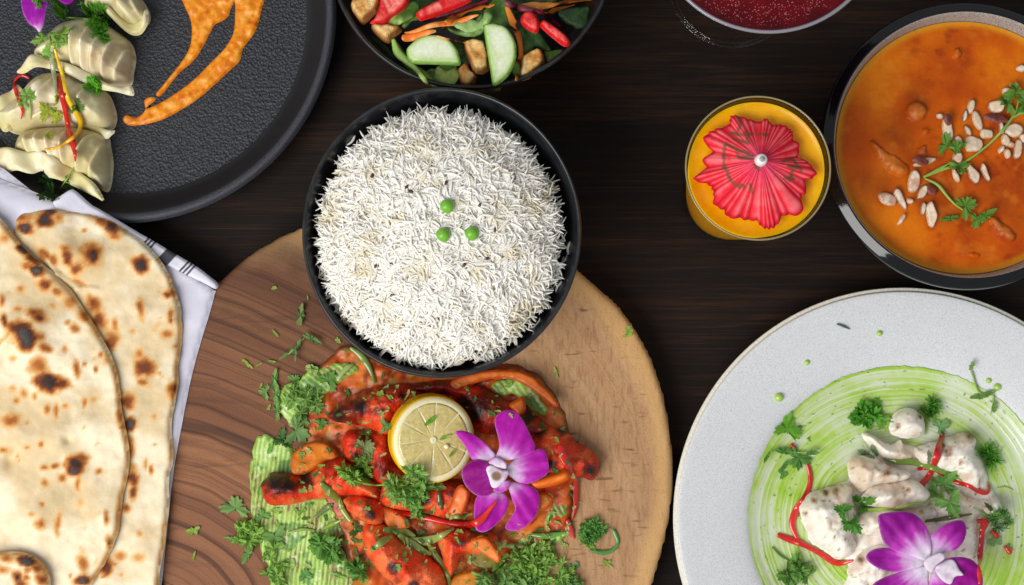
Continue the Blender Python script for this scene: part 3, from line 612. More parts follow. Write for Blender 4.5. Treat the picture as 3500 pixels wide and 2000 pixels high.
pillow('striped_hem', A2((370, 190), (430, 140), (500, 98), (540, 112), (600, 165), (660, 215), (700, 235), (850, 325), (1000, 415), (1050, 442), (1250, 560), (1390, 642), (1480, 710), (1547, 768), (1528, 806), (1440, 760), (1300, 695), (1130, 610), (960, 500), (800, 400), (600, 300), (420, 260)), MLINEN, .0252, .0026, e=.0022, sp=.00055, colf=stripes, parent=nk, n=3, amp=.0006, ns=.012)

def naan_c(spots, edge=()):
    sp = np.array(spots, float)
    def fn(g):
        X, Y, px, py = g['X'], g['Y'], g['px'], g['py']
        n = fbm(X, Y, .022, 2); n2 = fbm(X, Y, .006, 9); n3 = fbm(X, Y, .0035, 19)
        c = mixc(lin('#d8c096'), lin('#ecdec0'), smooth(.3, .66, n)); c = mixc(c, lin('#dcb074'), .4 * smooth(.58, .78, n2) * smooth(.35, .7, fbm(X, Y, .03, 23)))
        t = .42 * smooth(.68, .82, fbm(X, Y, .0075, 41)) * smooth(.4, .6, fbm(X, Y, .03, 42))
        for x, y, a, b, an, s in sp:
            ca, sa = math.cos(math.radians(an)), math.sin(math.radians(an)); dx, dy = px - x, py - y
            r = np.hypot((dx * ca + dy * sa) / (a * 1.28), (dy * ca - dx * sa) / (b * 1.28)) + 1.5 * (n3 - .5) * .55 + .9 * (n2 - .5) * .6
            t = np.maximum(t, s * np.clip(1.3 - 1.02 * r, 0, 1))
        t = np.maximum(t, .3 * smooth(.003, .0005, g['d']) * smooth(.35, .6, fbm(X, Y, .016, 50)))
        return rampc(t, (0, c), (.22, lin('#dcae6c')), (.42, lin('#b86f30')), (.62, lin('#763a1c')), (.82, lin('#3c2722')), (1, lin('#4a4442'))) if False else ramp_arr(t, c)
    return fn
def ramp_arr(t, c0):
    st = ((.2, lin('#deb273')), (.42, lin('#b9702f')), (.62, lin('#753a1c')), (.8, lin('#3b2824')), (1, lin('#4d4745')))
    out = c0; p0 = 0.; cp = c0
    for tt, cc in st:
        k = np.clip((t - p0) / (tt - p0), 0, 1); out = np.where((t > p0)[:, None], mixc(cp, cc[None], k), out); p0 = tt; cp = np.repeat(cc[None], len(t), 0)
    return out
def q2(*r): return [(a / 2.08, 600 + b / 2.08, c / 2.08, d / 2.08, e, f) for a, b, c, d, e, f in r]
def q3(*r): return [(a / 2.08, 1300 + b / 2.08, c / 2.08, d / 2.08, e, f) for a, b, c, d, e, f in r]
back = q2((180, 375, 50, 38, 20, 1.), (160, 300, 60, 40, 0, .55), (320, 310, 70, 45, -20, .85), (360, 260, 40, 20, 0, .95), (420, 300, 40, 30, 0, .5), (720, 330, 70, 30, 20, .55), (800, 370, 55, 40, 35, .9), (820, 430, 40, 30, 0, .5), (600, 390, 18, 15, 0, .4),
          (480, 590, 32, 70, -15, .66), (540, 670, 40, 40, 0, .6), (460, 520, 40, 30, 0, .5), (650, 560, 70, 65, 30, .6), (665, 570, 32, 40, 0, .92), (1000, 640, 45, 55, -15, .8), (990, 610, 50, 40, 0, .6), (1190, 850, 30, 32, 0, .75), (1220, 830, 35, 40, 0, .5), (1000, 950, 26, 65, -5, .52),
          (820, 1060, 24, 40, 0, .5), (1215, 1030, 18, 30, 0, .7), (1210, 1000, 22, 60, 0, .5), (1190, 1130, 45, 35, 0, .46), (1250, 1215, 18, 16, 0, .5), (1025, 1370, 60, 60, 10, .66), (985, 1270, 30, 40, 0, .42), (660, 920, 45, 60, -25, .6), (380, 600, 25, 40, -20, .5), (560, 760, 60, 16, 25, .42), (700, 1040, 60, 50, 40, .6), (940, 1105, 20, 20, 0, .35), (790, 1180, 50, 60, 0, .55), (310, 560, 60, 30, 40, .5)) + \
       q3((1010, 15, 40, 25, 20, .5), (910, 150, 50, 60, 0, .6), (925, 310, 34, 48, 5, .95), (930, 480, 26, 60, 0, .5), (950, 700, 40, 75, -5, .66), (945, 800, 30, 50, 0, .7), (1230, 80, 40, 70, 10, .6), (1245, 60, 18, 40, 0, .7), (1095, 260, 18, 22, 0, .36), (1100, 455, 14, 14, 0, .36), (1075, 640, 17, 38, 0, .5), (1035, 600, 14, 40, 0, .36), (900, 910, 28, 30, 0, .6), (760, 1330, 38, 60, 15, .7), (980, 1260, 40, 30, 0, .32), (1130, 1300, 14, 30, 0, .38), (860, 1380, 12, 12, 0, .4), (990, 1090, 20, 22, 0, .33), (850, 1250, 40, 30, 0, .4))
front = q2((160, 525, 52, 30, 25, .9), (265, 680, 48, 32, 20, 1.), (230, 590, 60, 40, 40, .6), (320, 780, 50, 40, 30, .62), (200, 640, 40, 30, 0, .5), (145, 805, 28, 30, 0, .42), (190, 1140, 95, 70, 15, 1.), (130, 1090, 70, 50, 0, .72), (280, 1010, 50, 40, 30, .72), (240, 970, 60, 30, 10, .6), (310, 1220, 55, 35, 15, .62), (200, 1190, 70, 50, 0, .9), (30, 1030, 22, 50, -10, .7), (15, 890, 18, 40, 0, .55), (130, 950, 30, 20, 0, .42), (370, 925, 35, 20, 20, .3),
           (530, 1085, 28, 32, -20, .45), (480, 1045, 20, 18, 0, .4), (460, 1235, 20, 25, -15, .45), (545, 1380, 22, 55, -10, .58), (680, 1380, 15, 28, 0, .5), (715, 1275, 17, 22, 0, .45), (600, 1340, 14, 15, 0, .4), (275, 1350, 60, 50, -30, .48), (500, 900, 60, 40, 40, .4), (600, 1000, 50, 40, 45, .5), (400, 820, 50, 30, 40, .5), (760, 1310, 30, 40, 0, .36), (700, 1100, 40, 60, -20, .34), (90, 1300, 25, 20, 0, .3), (30, 440, 30, 40, 0, .4)) + \
        q3((350, 20, 90, 55, 15, .85), (430, 30, 50, 40, 0, .62), (360, 70, 40, 30, 0, .7), (80, 290, 62, 42, 0, .5), (115, 145, 28, 25, 0, .42), (170, 90, 26, 40, -20, .4), (245, 115, 16, 26, 0, .4), (335, 205, 20, 30, 0, .5), (400, 220, 18, 55, 0, .45), (460, 185, 24, 20, 0, .4), (290, 450, 20, 28, 0, .45), (190, 480, 20, 16, 0, .4), (20, 495, 36, 22, 0, .5), (540, 600, 65, 60, 20, .8), (530, 640, 45, 40, 0, .9), (570, 550, 50, 30, 0, .55), (445, 690, 30, 30, 0, .5), (555, 720, 22, 60, 0, .5), (320, 620, 32, 20, 0, .5), (385, 610, 32, 22, -20, .52), (705, 645, 24, 24, 0, .45), (320, 730, 26, 28, 0, .42), (300, 880, 20, 18, 0, .42), (570, 870, 22, 30, 0, .33), (225, 950, 26, 18, 0, .42), (290, 1025, 36, 38, -20, .6), (415, 1010, 20, 75, 8, .42), (755, 980, 18, 42, -5, .6), (780, 1150, 26, 40, 0, .5), (770, 1160, 11, 12, 0, .85), (590, 1300, 36, 60, 0, .45), (580, 1425, 50, 34, 0, .95), (500, 1390, 14, 20, 0, .5), (850, 250, 24, 70, 0, .42), (850, 950, 25, 80, 0, .42), (665, 140, 26, 22, 0, .32), (90, 60, 30, 22, 0, .32), (190, 300, 18, 18, 0, .35))
def puff(blobs, amp, spots=()):
    bs = [(*P(a, b, .038)[:2], (c + d) * .75 / 6300., .0016 * e) for a, b, c, d, _, e in spots if e > .45] + [(*P(a, b, .04)[:2], r / 6300., h) for a, b, r, h in blobs]
    def f(X, Y):
        z = amp * (fbm(X, Y, .028, 6) - .5) * 2 + .0012 * (fbm(X, Y, .009, 16) - .5)
        for x, y, r, h in bs: z = z + h * np.exp(-((X - x) ** 2 + (Y - y) ** 2) / (r * r))
        return z
    return f
tag(pillow('naan_bread', A2((108, 318), (135, 285), (180, 260), (270, 244), (350, 238), (430, 242), (520, 256), (600, 268), (700, 290), (780, 318), (860, 368), (940, 412), (1010, 462), (1080, 528), (1140, 595), (1190, 680), (1225, 760), (1262, 860), (1282, 950), (1292, 1060), (1288, 1160), (1280, 1260), (1262, 1400)) +
       A3((1266, 20), (1245, 160), (1220, 300), (1218, 380), (1224, 470), (1226, 580), (1205, 660), (1195, 760), (1198, 900), (1182, 1020), (1170, 1150), (1150, 1280), (1130, 1400), (1105, 1560), (900, 1640), (500, 1640), (300, 1000), (200, 400)) + A2((200, 1300), (160, 1000), (60, 700), (90, 420)), MNAAN, .0262, .0044, e=.0032, sp=.0012, zf=puff([(262, 905, 60, .004), (330, 860, 90, .003), (200, 820, 60, .003), (420, 1050, 80, .002)], .0028, back), colf=naan_c(back), n=4, ridges=[(*A2((330, 560), (420, 700)), .0018, .0028), (*A2((420, 700), (560, 800)), .0018, .0028), (*A2((560, 800), (690, 800)), .0018, .002)], ragged=.0007),
    'charred flat naan bread lying beneath, nearest to striped napkin hem', 'naan', 'naan breads on the napkin')
tag(pillow('naan_bread', [(-160, 640), (-80, 690)] + A2((0, 305), (55, 375), (110, 445), (160, 510), (230, 580), (310, 635), (380, 690), (440, 750), (500, 815), (560, 900), (610, 975), (660, 1050), (720, 1150), (765, 1230), (800, 1310), (830, 1400)) +
       A3((845, 50), (858, 100), (856, 150), (870, 230), (885, 300), (902, 390), (913, 480), (915, 560), (905, 650), (890, 740), (870, 830), (862, 900), (850, 1000), (835, 1090), (800, 1180), (765, 1260), (735, 1320), (690, 1380), (650, 1450), (560, 1560), (300, 1640), (-100, 1640), (-330, 1500), (-330, 700)), MNAAN, .0325, .0046, e=.0034, sp=.0012, zf=puff([(95, 1130, 80, .005), (60, 1500, 60, .003), (110, 1760, 90, .004), (210, 1500, 50, .0025), (330, 1450, 80, .002), (20, 1570, 30, -.005), (228, 1505, 16, -.004), (40, 1545, 16, -.004)], .0034, front), colf=naan_c(front), n=4, seed=2, ragged=.0007),
    'large charred oval naan bread on top at the left edge', 'naan', 'naan breads on the napkin')
tag(pillow('naan_bread', A3((-200, 1420), (-160, 1300), (-80, 1240), (0, 1226), (80, 1220), (160, 1228), (230, 1255), (290, 1300), (335, 1370), (352, 1456), (330, 1560), (200, 1640), (-50, 1650), (-180, 1560)), MNAAN, .0405, .005, e=.004, sp=.0012, zf=puff([], .0012), colf=naan_c(q3((190, 1282, 62, 34, 5, .95), (260, 1340, 46, 32, 20, .62), (50, 1270, 45, 26, 0, .52), (118, 1395, 32, 40, 0, .8), (300, 1410, 45, 38, 0, .7), (200, 1350, 30, 24, 0, .5), (190, 1400, 26, 22, 0, .55), (20, 1350, 40, 30, 0, .42), (150, 1450, 40, 30, 0, .6))), seed=3),
    'small round charred piece of naan in the bottom left corner', 'naan', 'naan breads on the napkin')

# ------------------------------------------------------------ orange drink with paper parasol
zt = .12; x, y = centre(2591, 574, zt); R = rpx(252, zt)
gl = thing('juice_glass', 'tapered clear glass tumbler of orange juice with paper parasol', 'glass', (x, y, 0))
Rb = .0245
MLIP0 = mat('amber_glass_lip', '#8f8258', .15, None, None, spec=.7)
rad_at = lambda z: Rb + (R - Rb) * (z / zt) ** .8
prof = [(0, .004), (Rb * .9, .004)] + [(rad_at(z) - .0014, z) for z in (.01, .03, .06, .09, .115)] + [(R - .0014, zt - .0006), (R - .0007, zt), (R, zt - .0008)] + [(rad_at(z), z) for z in (.115, .09, .06, .03, .01)] + [(Rb, .0004), (0, .0002)]
lathe('glass_wall', prof, x, y, MGLASS, gl, 128)
lathe('glass_lip', [(R - .001, zt), (R - .0007, zt + .0004), (R - .0003, zt + .0004), (R, zt), (R - .0005, zt - .0003), (R - .001, zt)], x, y, MLIP0, gl, 128)
zj = .113; rj = lambda z: rad_at(z) - .0018
MJUICE = mat('orange_juice_pulp', None, .22, (350, .08), (300, .1, .0003), spec=.3, sss=.5, sr=(.012, .008, .002))
prof = [(0, zj), (rj(zj) * .8, zj), (rj(zj) * .97, zj + .0001), (rj(zj) * .998, zj + .0012), (rj(zj + .0014), zj + .0014)] + [(rj(z), z) for z in (.105, .08, .05, .02, .006)] + [(Rb - .003, .005), (0, .005)]
o = lathe('orange_juice', prof, x, y, MJUICE, None, 128, True, False)
me = o.data; a = me.attributes.new('Col', 'FLOAT_COLOR', 'POINT'); vv = np.array([v.co for v in me.vertices]); cc = np.ones((len(vv), 4), np.float32)
cc[:, :3] = mixc(lin('#ffb60c'), lin('#ffa604'), smooth(.3, .7, fbm(vv[:, 0] + 5, vv[:, 1] + 3, .012, 3))); a.data.foreach_set('color', cc.ravel())
tag(o, 'opaque orange mango juice filling the tapered tumbler', 'juice')
ol = np.array(spline(B3((400, 642), (440, 640), (480, 652), (520, 664), (560, 671), (600, 655), (630, 688), (690, 690), (742, 728), (745, 768), (775, 790), (780, 840), (770, 868), (820, 890), (872, 950), (855, 985), (812, 1000), (822, 1060), (790, 1090), (802, 1150), (760, 1190), (690, 1192), (652, 1250), (602, 1266), (560, 1245), (548, 1214), (520, 1222), (480, 1215), (440, 1205), (385, 1202), (358, 1160), (300, 1130), (308, 1080), (280, 1022), (203, 1000), (208, 970), (262, 930), (248, 880), (298, 840), (250, 782), (270, 740), (330, 710), (388, 690)), 4))
cpx = np.array(B3((568, 885))[0]); zc = .131
um = thing('cocktail_umbrella', 'red paper cocktail parasol with green print resting on juice', 'parasol', P(*cpx, .115))
th = np.arctan2(-(ol[:, 1] - cpx[1]), ol[:, 0] - cpx[0]); rr = np.hypot(*(ol - cpx).T); od = np.argsort(th); thp, rrp = th[od], rr[od]
NA, NR, NP = 560, 34, 47
aa = np.linspace(-np.pi, np.pi, NA, endpoint=False); Ra = np.interp(aa, thp, rrp, period=2 * np.pi)
tri = 2 * np.abs(((aa * NP / (2 * np.pi) + .5 * np.sin(5 * aa + 1) + .35 * np.sin(9 * aa) + .2 * np.sin(17 * aa)) % 1) - .5)
V = []; col = []
pr_lines = [B3(*p) for p in (((440, 650), (455, 690), (440, 720)), ((395, 735), (460, 745), (520, 740)), ((480, 730), (500, 790), (420, 770)), ((375, 792), (360, 850), (365, 920), (400, 1000), (450, 1035)), ((385, 800), (440, 830), (500, 850)), ((430, 830), (445, 870), (520, 880)), ((450, 870), (520, 860)), ((455, 1020), (480, 1035)), ((510, 1020), (520, 1065)), ((690, 890), (740, 880), (790, 940)), ((720, 920), (780, 930)), ((745, 930), (725, 1000)), ((700, 985), (745, 990)), ((530, 910), (560, 940)), ((360, 930), (385, 945)), ((560, 740), (600, 745)))]
for i in range(NR + 1):
    f = i / NR; rp_ = Ra * f * (1 + .035 * f ** 4 * (tri - .5)); X = cpx[0] + rp_ * np.cos(aa); Y = cpx[1] - rp_ * np.sin(aa)
    z = zc - .0125 * f ** 1.1 + (tri - .5) * .0010 * f ** .8 * (.7 + .5 * np.sin(2.3 * aa)) 
    for a_, b_, zz in zip(X, Y, z): V.append(P(a_, b_, zz))
    n = fbm(X, Y, 30, 4)
    c = mixc(lin('#f0283a'), lin('#ff7a82'), smooth(.2, .9, .55 * tri + .6 * n - .15)); c = mixc(c, lin('#c81024'), smooth(.9, .985, f) * np.ones(NA))  # pink highlights along the pleats are painted into the paper colour
    c = mixc(c, lin('#b01024'), .65 * smooth(.16, .04, tri) * (f > .12)); c = mixc(c, lin('#d83a78'), .45 * smooth(.55, .1, f) * np.ones(NA))
    mk = np.zeros(NA)
    for L in pr_lines:
        for p, q in zip(L, L[1:]):
            p, q = np.array(p), np.array(q); e = q - p; t = np.clip(((X - p[0]) * e[0] + (Y - p[1]) * e[1]) / (e @ e), 0, 1)
            mk = np.maximum(mk, smooth(7.5, 4, np.hypot(X - p[0] - t * e[0], Y - p[1] - t * e[1]) + 5 * (fbm(X, Y, 12, 8) - .5)))
    col.append(mixc(c, lin('#55543a'), .75 * mk))
fs = [(i * NA + j, (i + 1) * NA + j, (i + 1) * NA + (j + 1) % NA, i * NA + (j + 1) % NA) for i in range(NR) for j in range(NA)]
MPAPER = mat('dyed_tissue_paper', None, .75, (900, .1), (900, .2, .0003), trans=.12, spec=.15)
V = np.array(V); nV = len(V); V2 = np.r_[V, V - (0, 0, .00025)]; fs2 = fs + [tuple(k + nV for k in f[::-1]) for f in fs]
obj('paper_canopy', V2, fs2, MPAPER, um, np.concatenate(col * 2))
MCAPW = mat('white_wood_tip', '#e6e2e0', .5)
cp = P(*cpx, zc); lathe('tip', [(0, .0035), (.0012, .0034), (.0026, .0026), (.0029, .0014), (.003, -.001), (0, -.001)], cp[0], cp[1], MCAPW, um, 24, z0=zc)
MTIPHOLE = mat('pale_wood_core', '#a9a8a0', .7)
lathe('stick', [(0, .0036), (.0014, .0035), (.0014, -.04), (0, -.04)], cp[0], cp[1], MTIPHOLE, um, 16, smooth_prof=False, z0=zc)

# ------------------------------------------------------------ red drink
zt = .13; x, y = centre(2624, -280, zt); R = rpx(408, zt)
rg = thing('cocktail_glass', 'stemmed clear cocktail glass of red drink at the top edge', 'glass', (x, y, 0))
lathe('glass_cup', [(0, .062), (R * .35, .068), (R * .7, .09), (R * .93, .115), (R - .0018, zt - .001), (R - .0009, zt), (R, zt - .001), (R * .95, .115), (R * .72, .088), (R * .36, .065), (.006, .058)], x, y, MGLASS, rg, 128)
lathe('stem', [(.006, .058), (.0042, .045), (.004, .02), (.006, .008)], x, y, MGLASS, rg, 48)
lathe('foot', [(.006, .008), (.015, .0045), (.030, .0025), (.0345, .0022), (.0352, .0012), (.0345, 0), (0, 0)], x, y, MGLASS, rg, 128)
MLIP = mat('bright_glass_lip', '#85848c', .2, None, None, spec=.8)
lathe('glass_lip', [(R - .0019, zt - .0004), (R - .0013, zt + .0006), (R - .0004, zt + .0006), (R + .0001, zt - .0004), (R - .0009, zt - .001), (R - .0019, zt - .0004)], x, y, MLIP, rg, 160)
k = N('red_drink_liquid'); k.set(Base_Color=k.mix(k.range(k.noise(60, None, 3), .35, .7), lin('#4c030a'), lin('#6a0812')), Roughness=.15, Specular_IOR_Level=.2); MRED = k.m
zl = .1235; Rl = R * .972
rdk = lathe('red_drink', [(0, zl), (Rl * .9, zl), (Rl * .985, zl + .0003), (Rl, zl + .001), (Rl * .955, .1145), (R * .71, .0905), (R * .36, .0675), (0, .0635)], x, y, MRED, None, 128, True, False)
tag(rdk, 'deep red fizzy drink filling the stemmed cocktail glass', 'drink')
MFIZZ = mat('fizz_bubble', '#9a4048', .3, None, None, spec=.8)
V, fs = [], []
r = random.Random(4)
for i in range(1500):
    q = 1 - abs(r.gauss(0, .16)) if i % 3 else math.sqrt(r.random()); a = r.uniform(math.pi, 2 * math.pi)
    if q > .985 or q < 0: continue
    s = r.uniform(.00012, .0003); bx, by, b = x + Rl * q * math.cos(a), y + Rl * q * math.sin(a), len(V)
    if to_px(bx, by, zl)[1] < -60: continue
    V += [(bx - s, by - s, zl), (bx + s, by - s, zl), (bx + s, by + s, zl), (bx - s, by + s, zl), (bx, by, zl + s * 1.2)]
    fs += [(b + j, b + (j + 1) % 4, b + 4) for j in range(4)]
o = obj('bubbles', V, fs, MFIZZ, rdk); o['kind'] = 'stuff'

# ------------------------------------------------------------ curry
x, y = centre(3311, 492, .058); R = rpx(503, .058); Ri = rpx(464, .058)
cb = thing('curry_bowl', 'grey speckled bowl with glossy black outer rim holding curry', 'bowl', (x, y, 0))
lathe('bowl_wall', [(0, .012), (Ri * .6, .013), (Ri * .88, .03), (Ri * .955, .045), (Ri * .985, .055), (Ri, .0575)], x, y, MGREY, cb, 160, True)
lathe('bowl_rim', [(Ri, .0575), (Ri + (R - Ri) * .1, .0578), (Ri + (R - Ri) * .25, .0574), (Ri + (R - Ri) * .5, .0565), (Ri + (R - Ri) * .75, .0556), (Ri + (R - Ri) * .92, .0546), (R, .0522), (R * .99, .0495), (R * .93, .045)], x, y, MGLOSS, cb, 160, True)
lathe('bowl_outside', [(R * .93, .045), (R * .8, .025), (R * .55, .004), (R * .5, 0), (0, 0)], x, y, MGLOSS, cb, 128)
zs = .0465; Rc = Ri * .958
an = np.linspace(0, 2 * np.pi, 200, endpoint=False); V = []
lumps = [(*P(a, b, zs)[:2], r / 6250., h) for a, b, r, h in ((3276, 182, 14, .003), (3130, 385, 30, .004), (3050, 530, 55, .004), (3020, 480, 40, .003), (3080, 440, 60, .0022), (3440, 780, 60, .004), (3300, 868, 40, .0018), (3350, 650, 60, .002), (3165, 450, 18, .003), (3480, 620, 60, .003), (3250, 760, 60, .0012), (2990, 620, 50, .001), (3300, 300, 120, .001))]
def cz(X, Y):
    z = zs + .0007 * (fbm(X, Y, .02, 3) - .5)
    for a, b, r_, h in lumps: z = z + .6 * h * np.exp(-(((X - a) ** 2 + (Y - b) ** 2) / (r_ * r_)) * (.8 + .5 * fbm(X, Y, .006, 5)))
    return z
cols = []
for i in range(1, 91):
    f = i / 90; X, Yv = x + Rc * f * np.cos(an), y + Rc * f * np.sin(an); z = cz(X, Yv) + .0009 * smooth(.97, 1, f); V.append(np.c_[X, Yv, z])
V = np.r_[[[x, y, cz(np.array([x]), np.array([y]))[0]]], np.concatenate(V)]
fs = [(0, 1 + j, 1 + (j + 1) % 200) for j in range(200)] + [(1 + i * 200 + j, 1 + (i + 1) * 200 + j, 1 + (i + 1) * 200 + (j + 1) % 200, 1 + i * 200 + (j + 1) % 200) for i in range(89) for j in range(200)]
def curry_c(X, Y, f=None):
    n = fbm(X, Y, .03, 12); n2 = fbm(X, Y, .006, 14)
    c = rampc(n, (.25, lin('#b04206')), (.5, lin('#cc5c04')), (.72, lin('#de780a'))); c = mixc(c, lin('#8c2c08'), .6 * smooth(.5, .75, n2) * smooth(.4, .6, fbm(X, Y, .04, 77)))
    qx, qy = to_px(X, Y, zs)
    for a, b, r_ in ((3060, 470, 75), (3130, 330, 50), (3420, 660, 95), (3010, 650, 60), (3210, 690, 80), (2960, 620, 50)): c = mixc(c, lin('#7e2f0a'), .6 * np.exp(-((qx - a) ** 2 + (qy - b) ** 2) / (r_ * r_)) * (.3 + fbm(X, Y, .006, 91)))
    c = mixc(c, lin('#e8902a'), .2 * smooth(.62, .75, fbm(X, Y, .009, 52)))
    c = mixc(c, lin('#3a1c0c'), smooth(.86, .89, fbm(X, Y, .0016, 30, 2)) * smooth(.5, .6, fbm(X, Y, .03, 88)))
    return c
f = np.hypot(V[:, 0] - x, V[:, 1] - y) / Rc
c = mixc(curry_c(V[:, 0], V[:, 1]), lin('#cf8e1c'), smooth(.93, .99, f) * .8)
tag(obj('curry_sauce', V, fs, MCURRY, None, c, True), 'smooth orange curry sauce filling the grey speckled bowl', 'curry')
for pts, lb, h in [(B4((255, 700), (330, 740), (420, 800), (450, 850), (420, 880), (360, 870), (300, 800)), 'sauce coated chicken lump left of the almonds in curry', .004),
                (B4((430, 540), (470, 500), (530, 520), (540, 570), (500, 610), (450, 590)), 'sauce coated chicken lump above the dark patch in curry', .005),
                (B4((480, 760), (500, 730), (535, 728), (542, 780), (500, 800)), 'pink chicken morsel beside the white almond curl in curry', .004),
                (B4((850, 1070), (900, 1090), (960, 1130), (980, 1190), (930, 1200), (870, 1140)), 'sauce coated chicken strip low on the right of curry', .004),
                (B4((660, 250), (690, 235), (718, 262), (700, 292), (668, 285)), 'small sauce coated lump near the top of curry', .003),
                (B4((510, 645), (540, 640), (552, 665), (520, 680)), 'tiny orange lump beside the dark patch in curry', .003),
                (B4((680, 1260), (740, 1245), (800, 1265), (790, 1282), (720, 1280)), 'half sunken lump near the bottom rim of curry', .002)]:
    zz = hit(*np.mean(pts, 0))[2]
    tag(pillow('chicken_lump', pts, MCURRY, zz - .0012, h * .75, sp=.0008, amp=.0016, ns=.004, fine=.0006, ragged=.0016, colf=lambda g: mixc(curry_c(g['X'], g['Y']), lin('#e0a050' if 'pink' not in lb else '#d88a68'), smooth(.0015, .004, g['z']) * (.1 + .4 * fbm(g['X'], g['Y'], .003, 5)))), lb, 'chicken', 'chicken pieces in the curry')
def nut(i, px, py, L, W_, an_, skin, label):
    px, py = B4((px, py))[0]; L, W_ = L / 1.456 / 1.8, W_ / 1.456 / 1.8; a = math.radians(an_); r = random.Random(i); pts = []
    for k in range(9):
        t = 2 * math.pi * k / 9; e = r.uniform(.82, 1.1); u, v = L * math.cos(t) * e, W_ * math.sin(t) * e
        pts.append((px + u * math.cos(a) - v * math.sin(a), py + u * math.sin(a) + v * math.cos(a)))
    z = hit(px, py)[2]; ca = {'w': '#dcc4a8', 'b': '#7a3428', 'p': '#d8a88c', 's': '#e2c6a8'}[skin]
    def cf(g):
        n = fbm(g['X'], g['Y'], .003, i); c = mixc(lin(ca), lin('#ecdcc8') if skin != 'b' else lin('#5a2018'), smooth(.4, .7, n))
        return mixc(lin('#8a4a34') if skin in 'bs' else lin('#c49a74'), c, smooth(0, .0011, g['d']))
    tl = (r.uniform(-.25, .25), r.uniform(-.25, .25)); cx, cy = P(px, py, z)[:2]
    tag(pillow('almond_sliver', pts, MNUT, z - .0004, .0022, e=.0009, sp=.0006, amp=.0006, ns=.003, colf=cf, seed=i, n=2, zf=lambda X, Y: .0012 + tl[0] * (X - cx) + tl[1] * (Y - cy)), label, 'almond', 'almond slivers on the curry')
nuts = [(637, 645, 105, 50, 72, 'w', 'tall white almond piece at the left of the upper cluster'), (640, 595, 60, 40, 60, 'b', 'brown skinned almond end behind tall white piece'), (755, 532, 62, 38, -80, 'w', 'topmost white almond chip of the upper cluster'), (724, 580, 62, 25, 100, 's', 'slim almond sliver below the topmost chip'), (783, 602, 105, 42, 68, 'w', 'long white almond sliver at middle of upper cluster'), (880, 530, 75, 62, 10, 's', 'square ridged almond piece above brown skinned almond'),
        (875, 590, 115, 42, 10, 'b', 'brown skinned whole almond under the parsley stem'), (737, 652, 62, 30, 60, 's', 'small almond sliver right of tall white piece'), (830, 667, 68, 48, 0, 'w', 'white almond chip touching the parsley stem from above'), (765, 718, 92, 82, 10, 'w', 'big round white almond disc left of the parsley stem'), (690, 710, 62, 46, 80, 's', 'almond chip between parsley leaf and big disc'), (965, 648, 88, 66, 0, 'w', 'big pale almond piece at right below parsley stem'), (925, 697, 64, 40, 70, 'w', 'almond sliver under the big pale right piece'), (985, 745, 105, 45, -80, 's', 'long upright almond sliver near the right frame edge'),
        (936, 766, 52, 30, 80, 'w', 'short upright almond sliver left of the long one'), (905, 745, 42, 25, -50, 'p', 'tiny almond crumb below the parsley stem'), (525, 806, 120, 34, -18, 'w', 'curled white almond sliver above parsley stem end'), (505, 800, 80, 40, 10, 'b', 'brown skin of almond under the curled white sliver'), (470, 905, 112, 62, 95, 'p', 'upright brown edged almond left of parsley stem end'), (512, 957, 75, 46, -60, 's', 'almond sliver beside the brown chip in lower cluster'), (555, 945, 62, 40, 40, 'b', 'brown almond chip under the lower parsley branch'),
        (340, 992, 95, 60, 15, 'p', 'pale almond flake farthest left in curry'), (400, 987, 115, 40, 62, 's', 'slanted brown edged almond sliver in lower cluster'), (517, 1037, 62, 30, 95, 's', 'short almond sliver left of the white lowest one'), (557, 1066, 120, 52, 82, 'w', 'bright white oval almond lowest in the lower cluster'), (765, 866, 100, 48, 60, 's', 'almond sliver below the parsley stem middle'), (823, 857, 95, 32, 66, 's', 'slim slanted almond sliver right of the lower middle one'), (678, 872, 74, 28, 62, 'w', 'narrow almond sliver beneath stem leaf'), (688, 785, 62, 48, 90, 'p', 'pinkish almond chip behind the stem leaf'),
        (1003, 342, 50, 34, 0, 'w', 'lone white almond chip at the right edge above'), (935, 458, 60, 36, 20, 'w', 'white almond chip beside the top parsley leaf'), (1012, 690, 50, 36, 90, 'w', 'almond piece cut by the right frame edge'), (410, 1092, 64, 25, -55, 'p', 'thin brownish almond shred at lower left of cluster'), (905, 640, 60, 26, 80, 's', 'almond shred tucked under parsley stem'), (955, 720, 40, 26, 10, 'p', 'small almond crumb among right hand slivers'), (450, 1000, 34, 26, 30, 'p', 'small almond crumb left of lower cluster middle'), (600, 578, 34, 26, 20, 'p', 'small orange almond crumb above the tall piece')]
for i, q in enumerate(nuts): nut(i, *q)
sprig('coriander_sprig', 'long green coriander sprig lying over almonds in the curry', 'coriander', [B4((520, 882), (620, 842), (720, 808), (830, 730), (920, 640), (975, 560), (992, 500)), B4((520, 880), (590, 845), (650, 812)), B4((524, 888), (590, 920), (640, 980), (680, 1020), (740, 1060)), B4((960, 590), (1000, 565), (1040, 560))],
      [(*B4((630, 725))[0], 42, 100), (*B4((680, 735))[0], 30, 20), (*B4((690, 835))[0], 32, -80), (*B4((715, 1030))[0], 40, 30), (*B4((650, 1090))[0], 34, 190, 'blade'), (*B4((780, 1095))[0], 34, -110), (*B4((820, 1075))[0], 42, 30, 'blade'), (*B4((965, 470))[0], 38, 90), (*B4((1010, 525))[0], 36, 0), (*B4((935, 515))[0], 34, 170), (*B4((1040, 500))[0], 34, 60)], cols=('#2f7424', '#7fb046'), scol='#9ab548', sw=9)

